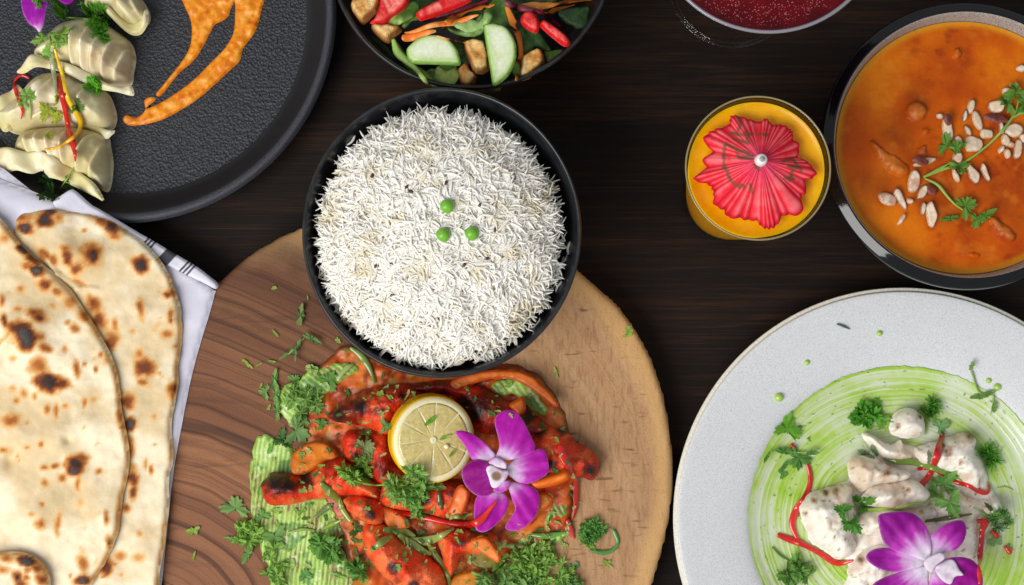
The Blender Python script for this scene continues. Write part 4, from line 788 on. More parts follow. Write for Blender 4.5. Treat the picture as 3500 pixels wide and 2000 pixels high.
# ------------------------------------------------------------ white plate of cream chicken
x, y = centre(3100, 1778, .021); R = rpx(780, .021); wx, wy, wR = x, y, R
wp = thing('dinner_plate', 'wide rimmed white speckled stoneware plate of cream chicken at lower right', 'plate', (x, y, 0))
lathe('plate_body', [(0, .006), (R * .45, .006), (R * .58, .0072), (R * .66, .0105), (R * .71, .0135), (R * .8, .0165), (R * .95, .0203), (R * .99, .021), (R * .997, .0205)], x, y, MWHITE, wp, 200, True)
lathe('plate_rim', [(R * .997, .0205), (R * 1.0, .0196), (R * .992, .018), (R * .7, .008), (R * .55, 0), (0, 0)], x, y, MPLATE_EDGE, wp, 200, False)
# the brushed green sauce: a thin sheet following the well, with its own streaks of thick and thin sauce
k = N('brushed_green_sauce'); at = k.attr(); k.set(Base_Color=at, Roughness=.35, Coat_Weight=.2); k.bump(k.noise(500, None, 3), .25, .0005); MGSAUCE = k.m
an = np.linspace(0, 2 * np.pi, 520, endpoint=False); V, cols = [], []
prof_r = np.array([0, .45, .58, .66, .71, .8]) * R; prof_z = np.array([.006, .006, .0072, .0105, .0135, .0165])
pc = spline(np.c_[prof_r, prof_z], 5, False)
NRg = 210
for i in range(NRg + 1):
    f = i / NRg; X = []; ro = R * .676 * (1 + .008 * np.sin(2 * an + 1) + .014 * (fbm(np.cos(an) * 3, np.sin(an) * 3, .3, 3) - .5) + .016 * (fbm(np.cos(an) * 9, np.sin(an) * 9, .25, 5) - .5) - .02 * smooth(.6, 1.4, np.abs(an - 2.4) * 0 + 0))
    r_ = R * .16 + (ro - R * .16) * f; X, Y = x + r_ * np.cos(an), y + r_ * np.sin(an)
    rw = r_ / R + .035 * np.sin(an * 1. + .6) + .01 * np.sin(3 * an + 2)
    s1 = vnoise(rw * 130 + 3 * fbm(X, Y, .03, 61), an * 1.1, 4); s2 = vnoise(rw * 330 + 7, an * 2.3, 6); s3 = fbm(X, Y, .016, 11); s4 = fbm(X, Y, .0035, 21)
    sec = fbm(np.cos(an) * 2, np.sin(an) * 2, .9, 55); g_ = .27 * s1 + .22 * s2 + .33 * s3 + .2 * fbm(X, Y, .005, 73) - .03 + .35 * (sec - .5); g_ = g_ - .1 * smooth(.8, .94, f) * (fbm(np.cos(an) * 4, np.sin(an) * 4, .8, 15) + .1) + .17 * smooth(.965, .995, f) + .12 * smooth(.5, .2, f) * smooth(.4, .7, s3)
    z = np.interp(r_, pc[:, 0], pc[:, 1]) + .0004 + .00035 * (s1 - .3) * (f < .999) + .0002
    c = rampc(g_, (.3, lin('#cdd6bc')), (.42, lin('#c0d09a')), (.54, lin('#aeca66')), (.68, lin('#98c034')), (.92, lin('#7cac14')))
    c = mixc(c, lin('#4a7a1c'), smooth(.76, .84, s4)); c = mixc(c, lin('#23331a'), smooth(.93, .96, vnoise(X / .0013, Y / .0013, 31)) * .8)
    V.append(np.c_[X, Y, z]); cols.append(c)
fs = [(i * 520 + j, (i + 1) * 520 + j, (i + 1) * 520 + (j + 1) % 520, i * 520 + (j + 1) % 520) for i in range(NRg) for j in range(520)]
V = np.concatenate(V); cen = len(V); V = np.r_[V, [[x, y, .0066]]]; fs += [(cen, j, (j + 1) % 520) for j in range(520)]; cols = np.concatenate(cols + [lin('#aac86a')[None]])
tag(obj('green_sauce', V, fs, MGSAUCE, None, cols, True), 'bright green herb sauce brushed in a swirl on white plate', 'sauce')

def cream_c(char=(), pink=.3):
    ch = [(*p, r) for p, r in char]
    def fn(g):
        X, Y = g['X'], g['Y']; n = fbm(X, Y, .012, 3); n2 = fbm(X, Y, .004, 7)
        c = mixc(lin('#e0cbb4'), lin('#f3ece0'), smooth(.3, .55, n)); c = mixc(c, lin('#cfa88a'), pink * smooth(.5, .75, n2))
        c = mixc(c, lin('#7f9450'), .6 * smooth(.7, .8, fbm(X, Y, .0025, 15))); c = mixc(c, lin('#4a4a34'), .8 * smooth(.9, .95, vnoise(X / .0015, Y / .0015, 8)))
        for a, b, r in ch:
            d = np.hypot(g['px'] - a, g['py'] - b) / r + 1.6 * (n2 - .5) + 1.4 * (fbm(X, Y, .0016, 33) - .5)
            c = mixc(c, lin('#b27a50'), .75 * smooth(1.3, .6, d)); c = mixc(c, lin('#3a2820'), .9 * smooth(.55, .25, d))
        return c
    return fn
tag(pillow('cream_sauce', B6((420, 900), (470, 800), (700, 700), (860, 560), (950, 420), (1150, 360), (1350, 420), (1600, 330), (1800, 480), (1860, 640), (1900, 760), (1980, 900), (1900, 980), (1830, 1150), (1780, 1350), (1700, 1560), (800, 1560), (790, 1380), (760, 1270), (600, 1210), (490, 1100)), MWMEAT, .0066, .0045, e=.006, sp=.0014, amp=.003, ns=.01, fine=.0008, nf=.004, colf=cream_c(pink=.1), ragged=.003), 'thin white cream sauce pooled under the chicken on white plate', 'sauce')
for pts, z, h, char, lb in [
    ([(900, 295), (980, 305), (1060, 358), (1130, 385), (1200, 345), (1235, 420), (1295, 470), (1240, 505), (1080, 500), (1000, 445), (940, 370)], .009, .012, [], 'pale jagged chicken piece at the upper middle of white plate'),
    ([(1300, 420), (1420, 370), (1560, 330), (1700, 288), (1785, 350), (1765, 440), (1825, 520), (1845, 620), (1790, 725), (1700, 705), (1560, 610), (1440, 570), (1330, 510)], .009, .017, [((1560, 450), 45), ((1720, 300), 40), ((1640, 520), 25), ((1500, 390), 25)], 'char marked chicken piece at upper right under red strip'),
    ([(1450, 760), (1600, 715), (1700, 775), (1850, 800), (1900, 775), (1975, 850), (1995, 920), (1900, 955), (1800, 925), (1785, 1080), (1750, 1250), (1640, 1210), (1500, 1010), (1400, 900)], .008, .014, [((1850, 860), 30), ((1640, 715), 22)], 'cream chicken piece at right behind the orchid'),
    ([(820, 1280), (900, 1180), (1050, 1140), (1200, 1250), (1100, 1400), (1000, 1520), (850, 1520), (795, 1380)], .008, .012, [((880, 1260), 35), ((800, 1370), 22)], 'cream sauced chicken piece under left orchid petal'),
    ([(880, 900), (1000, 870), (1200, 870), (1460, 845), (1480, 950), (1350, 1010), (1200, 1110), (1000, 1095), (890, 1060)], .01, .015, [((1340, 890), 20)], 'white chicken piece directly behind the orchid top petal'),
    ([(430, 840), (520, 755), (640, 715), (760, 685), (832, 720), (835, 800), (872, 900), (872, 1000), (835, 1080), (865, 1150), (820, 1250), (720, 1262), (600, 1192), (510, 1105), (455, 980)], .008, .02, [((690, 735), 32), ((610, 745), 25), ((455, 905), 20), ((860, 920), 18), ((520, 800), 30)], 'large oval chicken piece at left with browned top edge'),
    ([(795, 525), (840, 478), (960, 465), (1050, 500), (1150, 558), (1285, 590), (1255, 662), (1085, 690), (1000, 700), (900, 745), (828, 655)], .012, .018, [((1080, 600), 38), ((1030, 520), 30), ((900, 545), 16)], 'browned chicken chunk at the centre above white chunk'),
    ([(918, 765), (1020, 698), (1150, 668), (1300, 648), (1405, 720), (1425, 800), (1300, 858), (1100, 865), (930, 850)], .014, .017, [((1240, 725), 22), ((850, 640), 20)], 'smooth white chicken chunk in centre above green bean strip'),
    ([(1112, 250), (1150, 158), (1240, 98), (1342, 128), (1392, 220), (1372, 302), (1262, 335), (1150, 312)], .0095, .016, [((1165, 240), 22), ((1330, 165), 25)], 'small round chicken piece topmost on the white plate')]:
    tag(pillow('cream_chicken_piece', B6(*pts), MWMEAT, z, h, e=h * .8, sp=.001, amp=.005, ns=.009, fine=.0009, nf=.004, colf=cream_c([(B6(p)[0], r / 2.24) for p, r in char]), seed=len(pts), ragged=.0012, n=5), lb, 'chicken', 'cream chicken pieces on the white plate')

# ------------------------------------------------------------ orchids
def petal_c(c0, rad, tip='#b010a2', wh=.5, edge=True):
    def fn(g):
        t = np.hypot(g['px'] - c0[0], g['py'] - c0[1]) / rad; t = t + .14 * (fbm(g['X'], g['Y'], .004, 3) - .5)
        ang = np.arctan2(g['py'] - c0[1], g['px'] - c0[0]); t = t + .1 * (vnoise(ang * 14, t * 1.5, 9) - .5)
        c = rampc(t, (wh * .5, lin('#eadff0')), (wh, lin('#dca6de')), (wh + .18, lin('#c23ab8')), (wh + .42, lin(tip)))
        c = c * (.88 + .24 * vnoise(ang * 55, t * 2, 5))[:, None]
        return mixc(c, lin('#e3b0e8'), .4 * smooth(.0005, .0001, g['d'])) if edge else c
    return fn
def orchid(name, label, ctr, petals, z, rad, crop_, **kw):
    t = thing(name, label, 'orchid', P(*ctr, z), 'purple orchid blossoms'); cx, cy = P(*ctr, z)[:2]
    for nm, pts, dz, up, cf in petals:
        pp = crop_(*pts); cen = np.mean(pp, 0); ax = P(*cen, z)[:2] - np.array((cx, cy)); L = np.linalg.norm(ax) + 1e-6; ax = ax / L
        def zf(X, Y, ax=ax, L=L, dz=dz, up=up):
            u = ((X - cx) * ax[0] + (Y - cy) * ax[1]) / L; v = ((Y - cy) * ax[0] - (X - cx) * ax[1])
            return dz + up * L * (u - .45 * u * u) - 16. * v * v + .0003 * np.sin(v * 900) + .0016 * (fbm(X, Y, .009, int(L * 1e5)) - .5)
        pillow(nm, pp, MPETAL, z, .0007, e=.001, sp=.0007, thin=.0006, zf=zf, colf=cf or petal_c(ctr, rad, **kw), parent=t, n=6)
    return t
white_c = lambda g: mixc(lin('#eee2ee'), lin('#d8b8dc'), smooth(.45, .8, fbm(g['X'], g['Y'], .003, 3)))
# ------------------------------------------------------------ tandoori dish on the wooden board
def dish_c(g):
    X, Y = g['X'], g['Y']; n = fbm(X, Y, .012, 3); n2 = fbm(X, Y, .004, 8)
    c = rampc(n, (.25, lin('#9c3a10')), (.5, lin('#cc5a16')), (.72, lin('#dc7c2a'))); c = mixc(c, lin('#7a1e0c'), .75 * smooth(.5, .7, n2)); c = mixc(c, lin('#8c9a3c'), .6 * smooth(.62, .75, fbm(X, Y, .006, 28)))
    return mixc(lin('#6a3a1a'), c, smooth(0, .004, g['d']))
BZ = .022
tag(pillow('orange_sauce', [(1060, 1330), (1075, 1270), (1130, 1215), (1185, 1180), (1240, 1195), (1330, 1235), (1500, 1270), (1640, 1255), (1750, 1245), (1850, 1290), (1915, 1380), (1945, 1460), (1975, 1600), (1960, 1700), (1935, 1830), (1800, 1880), (1700, 1960), (1680, 2100), (1250, 2100), (1190, 1900), (1150, 1780), (1060, 1650), (1040, 1560), (1050, 1450)], MSAUCE, BZ, .0022, e=.003, sp=.0012, amp=.0022, ns=.006, colf=dish_c, ragged=.0015), 'oily orange brown masala sauce pooled beneath the red chicken', 'sauce')
# mint sauce combed with a brush: ridges of thick sauce with the wood showing between
def comb(slant, freq, seed):
    def ph(X, Y): return (X * math.cos(slant) + Y * math.sin(slant)) * freq * 1.75 + 3.2 * fbm(X, Y, .02, seed) + 1.2 * fbm(X, Y, .004, seed + 1)
    def zf(X, Y): return .00045 * (np.sin(ph(X, Y)) * .5 + .5) ** 1.5 * (.4 + fbm(X, Y, .012, seed + 2))
    def cf(g):
        X, Y = g['X'], g['Y']; r_ = np.sin(ph(X, Y)) * .5 + .5; n = fbm(X, Y, .007, seed + 5); pm = smooth(.35, .62, fbm(X, Y, .018, seed + 31)); k_ = .42 * r_ * (.35 + .65 * pm) + .12 * (1 - pm) + .95 * (fbm(X, Y, .012, seed + 9) - .28) + .3 * (fbm(X, Y, .003, seed + 14) - .5) + .4 * vnoise(ph(X, Y) * .8, Y * 120, seed)
        c = rampc(k_, (.3, lin('#7a5c3c')), (.42, lin('#93a052')), (.58, lin('#98bc4a')), (.95, lin('#bcd684')))
        c = mixc(c, lin('#528430'), .8 * smooth(.55, .66, n)); c = mixc(c, lin('#dce8b8'), .6 * smooth(.62, .74, fbm(X, Y, .005, seed + 44))); return mixc(lin('#86a83e'), c, smooth(.0003, .0015, g['d']))
    return zf, cf
def mint(pts, slant, label, z=BZ + .0003, seed=1, freq=1500, h=.0009):
    zf, cf = comb(slant, freq, seed)
    return tag(pillow('mint_sauce', pts, MSAUCE, z, h, e=.002, sp=.0006, zf=zf, colf=cf, ragged=.003, seed=seed), label, 'sauce', 'combed mint sauce smears')
mint(B1((205, 615), (260, 585), (330, 590), (420, 650), (440, 760), (560, 930), (700, 940), (765, 1080), (700, 1190), (760, 1330), (800, 1456), (820, 1560), (350, 1560), (300, 1380), (240, 1240), (195, 1100), (178, 950), (185, 760)), -.12, 'broad combed mint green sauce smear at the lower left of dish')
mint(B1((360, 330), (430, 270), (520, 205), (640, 170), (790, 155), (800, 200), (720, 260), (640, 320), (530, 400), (470, 500), (400, 480), (365, 420)), .9, 'diagonal mint green sauce streak at the upper left of dish', z=BZ + .0022, seed=5, freq=1300)
mint(B2((1050, 1090), (1130, 920), (1200, 850), (1240, 840), (1250, 1000), (1240, 1130), (1150, 1200), (1040, 1250), (900, 1220), (940, 1130)), .45, 'combed mint sauce patch at right below orchid petal', z=BZ + .001, seed=8, freq=1200)
mint(B2((735, 135), (830, 88), (930, 108), (1000, 160), (1060, 220), (1112, 295), (1085, 335), (1010, 290), (930, 230), (880, 185), (810, 200)), .6, 'dark mint sauce patch under the orange ribbon at upper right', z=BZ + .003, seed=11, freq=1100)

mint(B2((380, 1400), (520, 1350), (680, 1380), (820, 1330), (960, 1290), (1100, 1230), (1170, 1260), (1120, 1360), (1060, 1470), (900, 1560), (500, 1560)), .3, 'mint sauce along the bottom frame edge under chopped parsley', z=BZ + .0012, seed=15, freq=1300)
def meat_c(char=(), tone=0., sd=0):
    def fn(g):
        X, Y = g['X'], g['Y']; n = fbm(X, Y, .01, 3 + sd); n2 = fbm(X, Y, .0035, 7 + sd)
        c = rampc(n + .02 - .24 * tone, (.18, lin('#6e1008')), (.32, lin('#b0240e')), (.46, lin('#e03212')), (.6, lin('#f04c22')), (.76, lin('#f6743e')))
        c = mixc(c, lin('#8a1a0a'), .5 * smooth(.58, .78, n2)); c = mixc(c, lin('#4a0c08'), .75 * smooth(.62, .74, fbm(X, Y, .013, 71 + sd))); c = mixc(c, lin('#e8863c'), .45 * smooth(.62, .78, fbm(X, Y, .006, 40 + sd)))
        for (a, b), r in char:
            d = np.hypot(g['px'] - a, g['py'] - b) / r + 1.3 * (n2 - .5); c = mixc(c, lin('#4a0e0c'), .85 * smooth(1.35, .8, d)); c = mixc(c, lin('#1c1014'), .95 * smooth(.8, .4, d))
        return c
    return fn
def meat(pts, z, h, label, char=(), tone=0., seed=0, ridges=(), e=None):
    return tag(pillow('red_chicken_piece', pts, MMEAT, z, h, e=e or h * .85, sp=.001, amp=.0045, ns=.008, fine=.001, nf=.0035, ridges=ridges, colf=meat_c(char, tone, seed), seed=seed, ragged=.0014, n=5), label, 'chicken', 'red chicken pieces on the board')
b1 = lambda *c: [(B1((x_, y_))[0], r_ / 1.713) for x_, y_, r_ in c]; b2 = lambda *c: [(B2((x_, y_))[0], r_ / 1.941) for x_, y_, r_ in c]
meat(B2((-80, 150), (60, 120), (240, 110), (420, 90), (600, 110), (720, 160), (860, 230), (1000, 300), (1100, 380), (1180, 440), (1000, 520), (800, 470), (640, 430), (480, 220), (340, 190), (100, 200), (-60, 230)), BZ + .001, .014, 'dark oily red chicken piece behind the lemon slice', b2((640, 300, 90), (560, 250, 60), (980, 340, 50), (900, 260, 40)), .75, 3)
meat(B1((620, 465), (660, 420), (700, 378), (760, 345), (820, 325), (900, 290), (1000, 285), (1100, 278), (1190, 320), (1210, 400), (1120, 430), (1060, 500), (1010, 570), (940, 570), (880, 545), (760, 515), (680, 500)), BZ + .003, .018, 'charred tip red chicken piece at upper left of lemon', b1((820, 410, 55), (690, 465, 60), (1070, 350, 25), (960, 330, 14)), .1, 5)
meat(B1((740, 560), (900, 560), (1010, 600), (1060, 760), (1199, 820), (1250, 900), (1100, 1000), (960, 900), (840, 800), (720, 700)), BZ + .001, .012, 'dark red chicken piece under herbs left of lemon', b1((860, 600, 40), (800, 700, 30)), .5, 7)
meat(B1((228, 870), (245, 840), (300, 800), (400, 805), (480, 822), (530, 790), (600, 735), (690, 705), (760, 750), (860, 830), (925, 900), (940, 965), (840, 950), (740, 935), (660, 950), (560, 955), (440, 985), (340, 998), (270, 982), (238, 930)), BZ + .003, .019, 'long red chicken strip with charred end pointing left', b1((330, 850, 80), (400, 880, 50), (510, 840, 40), (250, 850, 30), (350, 910, 25)), -.1, 9)
meat(B1((725, 955), (840, 935), (935, 965), (965, 1050), (945, 1105), (860, 1105), (785, 1060), (740, 1005)), BZ + .006, .014, 'small glossy red chicken piece in the middle of dish', b1((885, 1040, 30)), -.5, 11)
meat([(1232, 1810), (1260, 1792), (1305, 1795), (1340, 1815), (1375, 1860), (1430, 1882), (1500, 1935), (1526, 1985), (1510, 2060), (1400, 2060), (1330, 2000), (1270, 1935), (1238, 1870)], BZ + .003, .02, 'large bright red chicken piece at the bottom edge of photo', [((1345, 1940), 22), ((1415, 2000), 18), ((1325, 2000), 16)], -.45, 13)
meat(B2((920, 470), (1000, 425), (1100, 398), (1250, 455), (1350, 535), (1442, 600), (1455, 700), (1405, 765), (1340, 745), (1250, 770), (1130, 890), (1060, 1000), (990, 1070), (960, 1000), (1040, 880), (940, 760), (880, 600)), BZ + .003, .019, 'long red chicken piece on the right behind orchid', b2((1390, 690, 40), (1140, 660, 35), (1200, 420, 40), (1060, 430, 45)), .05, 15)
meat(B2((60, 760), (280, 795), (420, 760), (560, 775), (640, 900), (620, 1010), (450, 1020), (300, 980), (100, 960), (-20, 900)), BZ + .005, .013, 'glossy red chicken piece below the lemon slice', b2((300, 880, 40)), .1, 17)
meat(B2((370, 1110), (520, 1080), (660, 1090), (780, 1150), (720, 1260), (560, 1262), (500, 1360), (455, 1420), (420, 1340), (390, 1230)), BZ + .004, .014, 'bright red chicken strip right of the bottom piece', b2((540, 1180, 24)), -.4, 19)
def slice_c(c0, c1, seed=0):
    return lambda g: mixc(lin(c0), mixc(lin(c1), lin(c0), .5 * smooth(.4, .7, fbm(g['X'], g['Y'], .005, seed))), smooth(.0006, .003, g['d']))
def veg(name, pts, dz, h, label, cat, c=('#cf6212', '#ee8c2c'), seed=0, tilt=(0, 0), group=None, e=.0012):
    cen = np.mean(pts, 0); z = hit(*cen)[2] + dz; cx, cy = P(*cen, z)[:2]
    return tag(pillow(name, pts, MVEG, z, h, e=e, sp=.0008, colf=slice_c(*c, seed), zf=lambda X, Y: tilt[0] * (X - cx) + tilt[1] * (Y - cy), n=5, amp=.0005, ns=.004), label, cat, group)
veg('carrot_slice', B1((415, 760), (425, 690), (480, 640), (560, 612), (640, 630), (690, 690), (680, 720), (620, 735), (560, 775), (490, 808), (430, 805)), .004, .004, 'round cooked carrot slice above the long red chicken strip', 'carrot', ('#b8560e', '#e08018'), 3, (0, -.15))
veg('carrot_ribbon', B2((470, 105), (560, 60), (740, 28), (900, 30), (1010, 70), (1070, 125), (1140, 190), (1185, 260), (1150, 270), (1060, 200), (960, 130), (850, 85), (720, 90), (600, 130), (520, 180), (470, 160)), .004, .003, 'wide orange ribbon arching beneath the rice bowl rim', 'carrot', ('#b8500e', '#d8701c'), 5)
veg('carrot_stick', B2((990, 770), (1080, 735), (1180, 705), (1245, 690), (1255, 745), (1200, 780), (1100, 810), (1020, 820)), .002, .006, 'orange carrot stick right of the orchid', 'carrot', ('#d8600e', '#ee7a20'), 7, e=.003)
veg('carrot_stick', B2((1030, 850), (1100, 840), (1150, 880), (1110, 950), (1050, 960)), .002, .006, 'orange carrot chunk beside right lower orchid petal', 'carrot', ('#d8600e', '#f08030'), 8, e=.003)
veg('pepper_piece', B2((540, 790), (590, 830), (575, 920), (530, 1000), (440, 990), (470, 900), (500, 820)), .003, .004, 'orange pepper piece left of the orchid', 'pepper', ('#d0500e', '#ee8030'), 9, (.2, 0))
veg('pepper_piece', B2((0, 930), (90, 960), (160, 1000), (200, 1060), (150, 1090), (60, 1080), (20, 1020)), .003, .003, 'orange pepper triangle at the centre under parsley', 'pepper', ('#d8600e', '#ee8438'), 10)
veg('pepper_piece', B2((600, 1160), (690, 1130), (750, 1180), (800, 1262), (780, 1310), (700, 1260), (640, 1220)), .002, .004, 'orange pepper chunk over the olive slice', 'pepper', ('#d8600e', '#f08a38'), 11)
veg('pepper_piece', B2((848, 262), (900, 225), (950, 203), (966, 290), (922, 332), (880, 300)), .003, .004, 'small orange pepper piece above the orchid top petal', 'pepper', ('#c8500e', '#e87a24'), 12, e=.002)
veg('olive_slice', B2((590, 1285), (620, 1225), (680, 1210), (760, 1240), (790, 1290), (760, 1340), (690, 1355), (620, 1330)), .001, .004, 'dull green gherkin slice at the bottom right of dish', 'gherkin', ('#5c5a1e', '#8a7a2c'), 13)
veg('carrot_slice', B2((480, 1400), (620, 1360), (740, 1400), (760, 1500), (600, 1540), (470, 1500)), .001, .004, 'orange carrot slice at the bottom frame edge', 'carrot', ('#b8660e', '#d8861c'), 14)

# lemon slice: tilted disc with rind, pith, segments and core
lc = P(*B2((352, 492))[0], .047); Rl = rpx(B2((0, 0), (283, 0))[1][0] - B2((0, 0))[0][0], .047)
lem = thing('lemon_slice', 'thick round lemon slice leaning on the red chicken', 'lemon', lc)
RT = Matrix.Rotation(math.radians(17), 3, Vector((.55, 1, 0)).normalized()); SQ = 1.045
def lz(V): return [tuple(np.array(RT @ Vector((v[0], v[1] * SQ, v[2]))) + lc) for v in V]
def disc(name, r0, r1, z0, z1, m, colf=None, seg=96, a0=0., a1=2 * math.pi, dome_=.0, rings=8):
    full = abs(a1 - a0 - 2 * math.pi) < 1e-6; a = np.linspace(a0, a1, seg, endpoint=not full); V = []; cl = []
    for i in range(rings + 1):
        f = i / rings; r_ = r0 + (r1 - r0) * f
        for t in a: V.append((r_ * math.cos(t), r_ * math.sin(t), z1 + dome_ * math.sin(math.pi * f) * (1 if full else min(1, 4 * math.sin(math.pi * (t - a0) / (a1 - a0))))))
    n1 = len(V); V += [(v[0], v[1], z0) for v in V[-seg:]] + [(v[0], v[1], z0) for v in V[:seg]]
    fs = [(i * seg + j, (i + 1) * seg + j, (i + 1) * seg + (j + 1) % seg, i * seg + (j + 1) % seg) for i in range(rings) for j in range(seg if full else seg - 1)]
    fs += [(rings * seg + j, n1 + j, n1 + (j + 1) % seg, rings * seg + (j + 1) % seg) for j in range(seg if full else seg - 1)]
    fs += [(n1 + j, n1 + seg + j, n1 + seg + (j + 1) % seg, n1 + (j + 1) % seg) for j in range(seg if full else seg - 1)]
    col = colf(np.array(V)) if colf else None
    return obj(name, lz(V), fs, m, lem, col, True)
MRIND = mat('lemon_rind', '#eeb70c', .35, (500, .1), (700, .5, .0005), coat=.2, sss=.1)
MPITH = mat('lemon_pith', '#eee3b8', .6, (500, .08), (600, .2, .0003), sss=.2)
k = N('lemon_flesh'); nn = k.noise(400, None, 4); k.set(Base_Color=k.mix(k.range(nn, .3, .7), k.attr(), lin('#d8c88a')), Roughness=.22, Coat_Weight=.4, Subsurface_Weight=.25, Subsurface_Radius=(.004, .003, .001)); k.bump(nn, .5, .0007); MFLESH = k.m
lathe_v = []
pr = [(Rl * .955, .0001), (Rl * .985, -.0006), (Rl * 1.0, -.003), (Rl * .985, -.0085), (Rl * .9, -.0115), (0, -.0115)]
a_ = np.linspace(0, 2 * np.pi, 128, endpoint=False)
V = [(r_ * math.cos(t), r_ * math.sin(t), z_) for r_, z_ in spline(pr, 4, False) for t in a_]
nk_ = len(V) // 128
obj('rind', lz(V), [(i * 128 + j, (i + 1) * 128 + j, (i + 1) * 128 + (j + 1) % 128, i * 128 + (j + 1) % 128) for i in range(nk_ - 1) for j in range(128)], MRIND, lem, None, True)
disc('pith', 0.0003, Rl * .955, -.004, .0, MPITH)
angs = np.radians([8, 44, 86, 118, 150, 186, 226, 268, 306, 340]); angs = np.r_[angs, angs[0] + 2 * math.pi]
for s in range(10):
    a0, a1 = angs[s] + .016, angs[s + 1] - .016
    def flesh_c(V, a0=a0, a1=a1):
        t = np.arctan2(V[:, 1], V[:, 0]); r_ = np.hypot(V[:, 0], V[:, 1]) / Rl; v = vnoise(t * 60, r_ * 6, 5)
        return mixc(lin('#b39c50'), lin('#d8c684'), np.clip(.75 * v + .3 * smooth(.45, .1, r_) - .1 + .25 * (fbm(V[:, 0], V[:, 1], .006, 9) - .5), 0, 1))
    disc('segment', Rl * .07, Rl * .83, -.002, .0001, MFLESH, flesh_c, 26, a0, a1, .0003, 14)
disc('core', .0002, Rl * .075, -.002, .0006, MPITH, None, 20, rings=3)

oc = B2((780, 700))[0]; oz = .05
orchid('orchid_flower', 'purple orchid with white heart lying beside the lemon slice', oc, [
    ('petal', [(640, 870), (720, 838), (822, 848), (852, 920), (802, 1020), (700, 1102), (633, 1082), (620, 980)], 0, .05, None),
    ('petal', [(850, 780), (940, 783), (1032, 820), (1057, 900), (1022, 1010), (920, 1092), (828, 1077), (892, 960), (872, 880)], .001, .0, None),
    ('petal', [(826, 685), (920, 600), (1000, 570), (1087, 558), (1118, 692), (1060, 752), (960, 787), (880, 752)], .001, .0, None),
    ('petal', [(497, 440), (580, 438), (680, 498), (742, 560), (768, 602), (722, 632), (620, 632), (560, 530)], .001, .12, None),
    ('petal', [(758, 370), (798, 310), (870, 294), (932, 340), (992, 450), (1027, 540), (990, 582), (880, 622), (800, 625), (768, 602), (790, 520)], .002, .1, None),
    ('lip', [(543, 690), (590, 640), (660, 623), (717, 650), (722, 720), (742, 800), (732, 852), (660, 867), (590, 822), (550, 760)], .004, .15, petal_c(oc, 130, '#940c80', .02)),
    ('petal', [(718, 640), (770, 604), (832, 640), (832, 682), (770, 672)], .005, .2, petal_c(oc, 130, '#a050b4', .35)),
    ('petal', [(750, 820), (800, 768), (862, 764), (852, 812), (790, 842)], .005, .1, petal_c(oc, 130, '#9a3cae', .35)),
    ('column', [(703, 680), (740, 658), (800, 688), (852, 700), (832, 752), (780, 802), (740, 802), (720, 742)], .0065, .0, lambda g: mixc(white_c(g), lin('#8a6a50'), smooth(22, 12, np.hypot(g['px'] - oc[0] + 5, g['py'] - oc[1] - 17))))], oz, 150, B2)
ow = B6((1395, 1290))[0]
orchid('orchid_flower', 'purple orchid with white throat on the cream chicken plate', ow, [
    ('petal', [(968, 1470), (1060, 1400), (1200, 1350), (1350, 1308), (1392, 1330), (1402, 1420), (1382, 1540), (1000, 1560)], 0, .05, None),
    ('petal', [(917, 1250), (960, 1188), (1060, 1168), (1200, 1198), (1352, 1250), (1352, 1302), (1240, 1342), (1120, 1357), (1000, 1322)], .001, .08, None),
    ('petal', [(1398, 1122), (1430, 1058), (1520, 988), (1620, 958), (1672, 980), (1682, 1060), (1652, 1142), (1590, 1192), (1500, 1215), (1440, 1250), (1400, 1230)], .001, .1, None),
    ('petal', [(1003, 960), (1030, 908), (1150, 891), (1262, 900), (1342, 960), (1392, 1040), (1412, 1140), (1395, 1260), (1340, 1262), (1250, 1232), (1130, 1192), (1048, 1120)], .003, .1, None),
    ('lip', [(1478, 1272), (1600, 1238), (1722, 1258), (1782, 1330), (1802, 1420), (1762, 1540), (1600, 1560), (1420, 1500), (1405, 1400)], .003, .08, petal_c(ow, 170, '#980c8a', .3)),
    ('throat', [(1425, 1320), (1500, 1268), (1570, 1258), (1612, 1330), (1642, 1372), (1582, 1384), (1542, 1442), (1470, 1402)], .006, .05, white_c),
    ('column', [(1340, 1262), (1400, 1220), (1470, 1200), (1500, 1240), (1430, 1300), (1400, 1350), (1350, 1320)], .007, .0, white_c)], .037, 185, B6, tip='#8c0a88', wh=.42)
ot = A1((290, -60))[0]
orchid('orchid_flower', 'purple orchid petals at the top left edge on a dumpling', ot, [
    ('petal', [(148, -20), (160, 80), (200, 160), (248, 196), (272, 222), (297, 180), (312, 100), (326, 0), (300, -70), (180, -80)], .004, .03, lambda g: mixc(petal_c(A1((265, 240))[0], 105, '#9a12a0', .28)(g), lin('#d050c8'), .3 * smooth(.5, .8, vnoise(g['px'] / 7, g['py'] / 90, 2)))),
    ('petal', [(368, -30), (398, 12), (460, 42), (507, 0), (480, -70), (380, -70)], .004, .03, lambda g: np.repeat(lin('#8e0a90')[None], len(g['X']), 0)),
    ('petal', [(160, -90), (300, -200), (480, -160), (480, -80), (320, -60)], .002, .0, None)], .036, 110, A1)

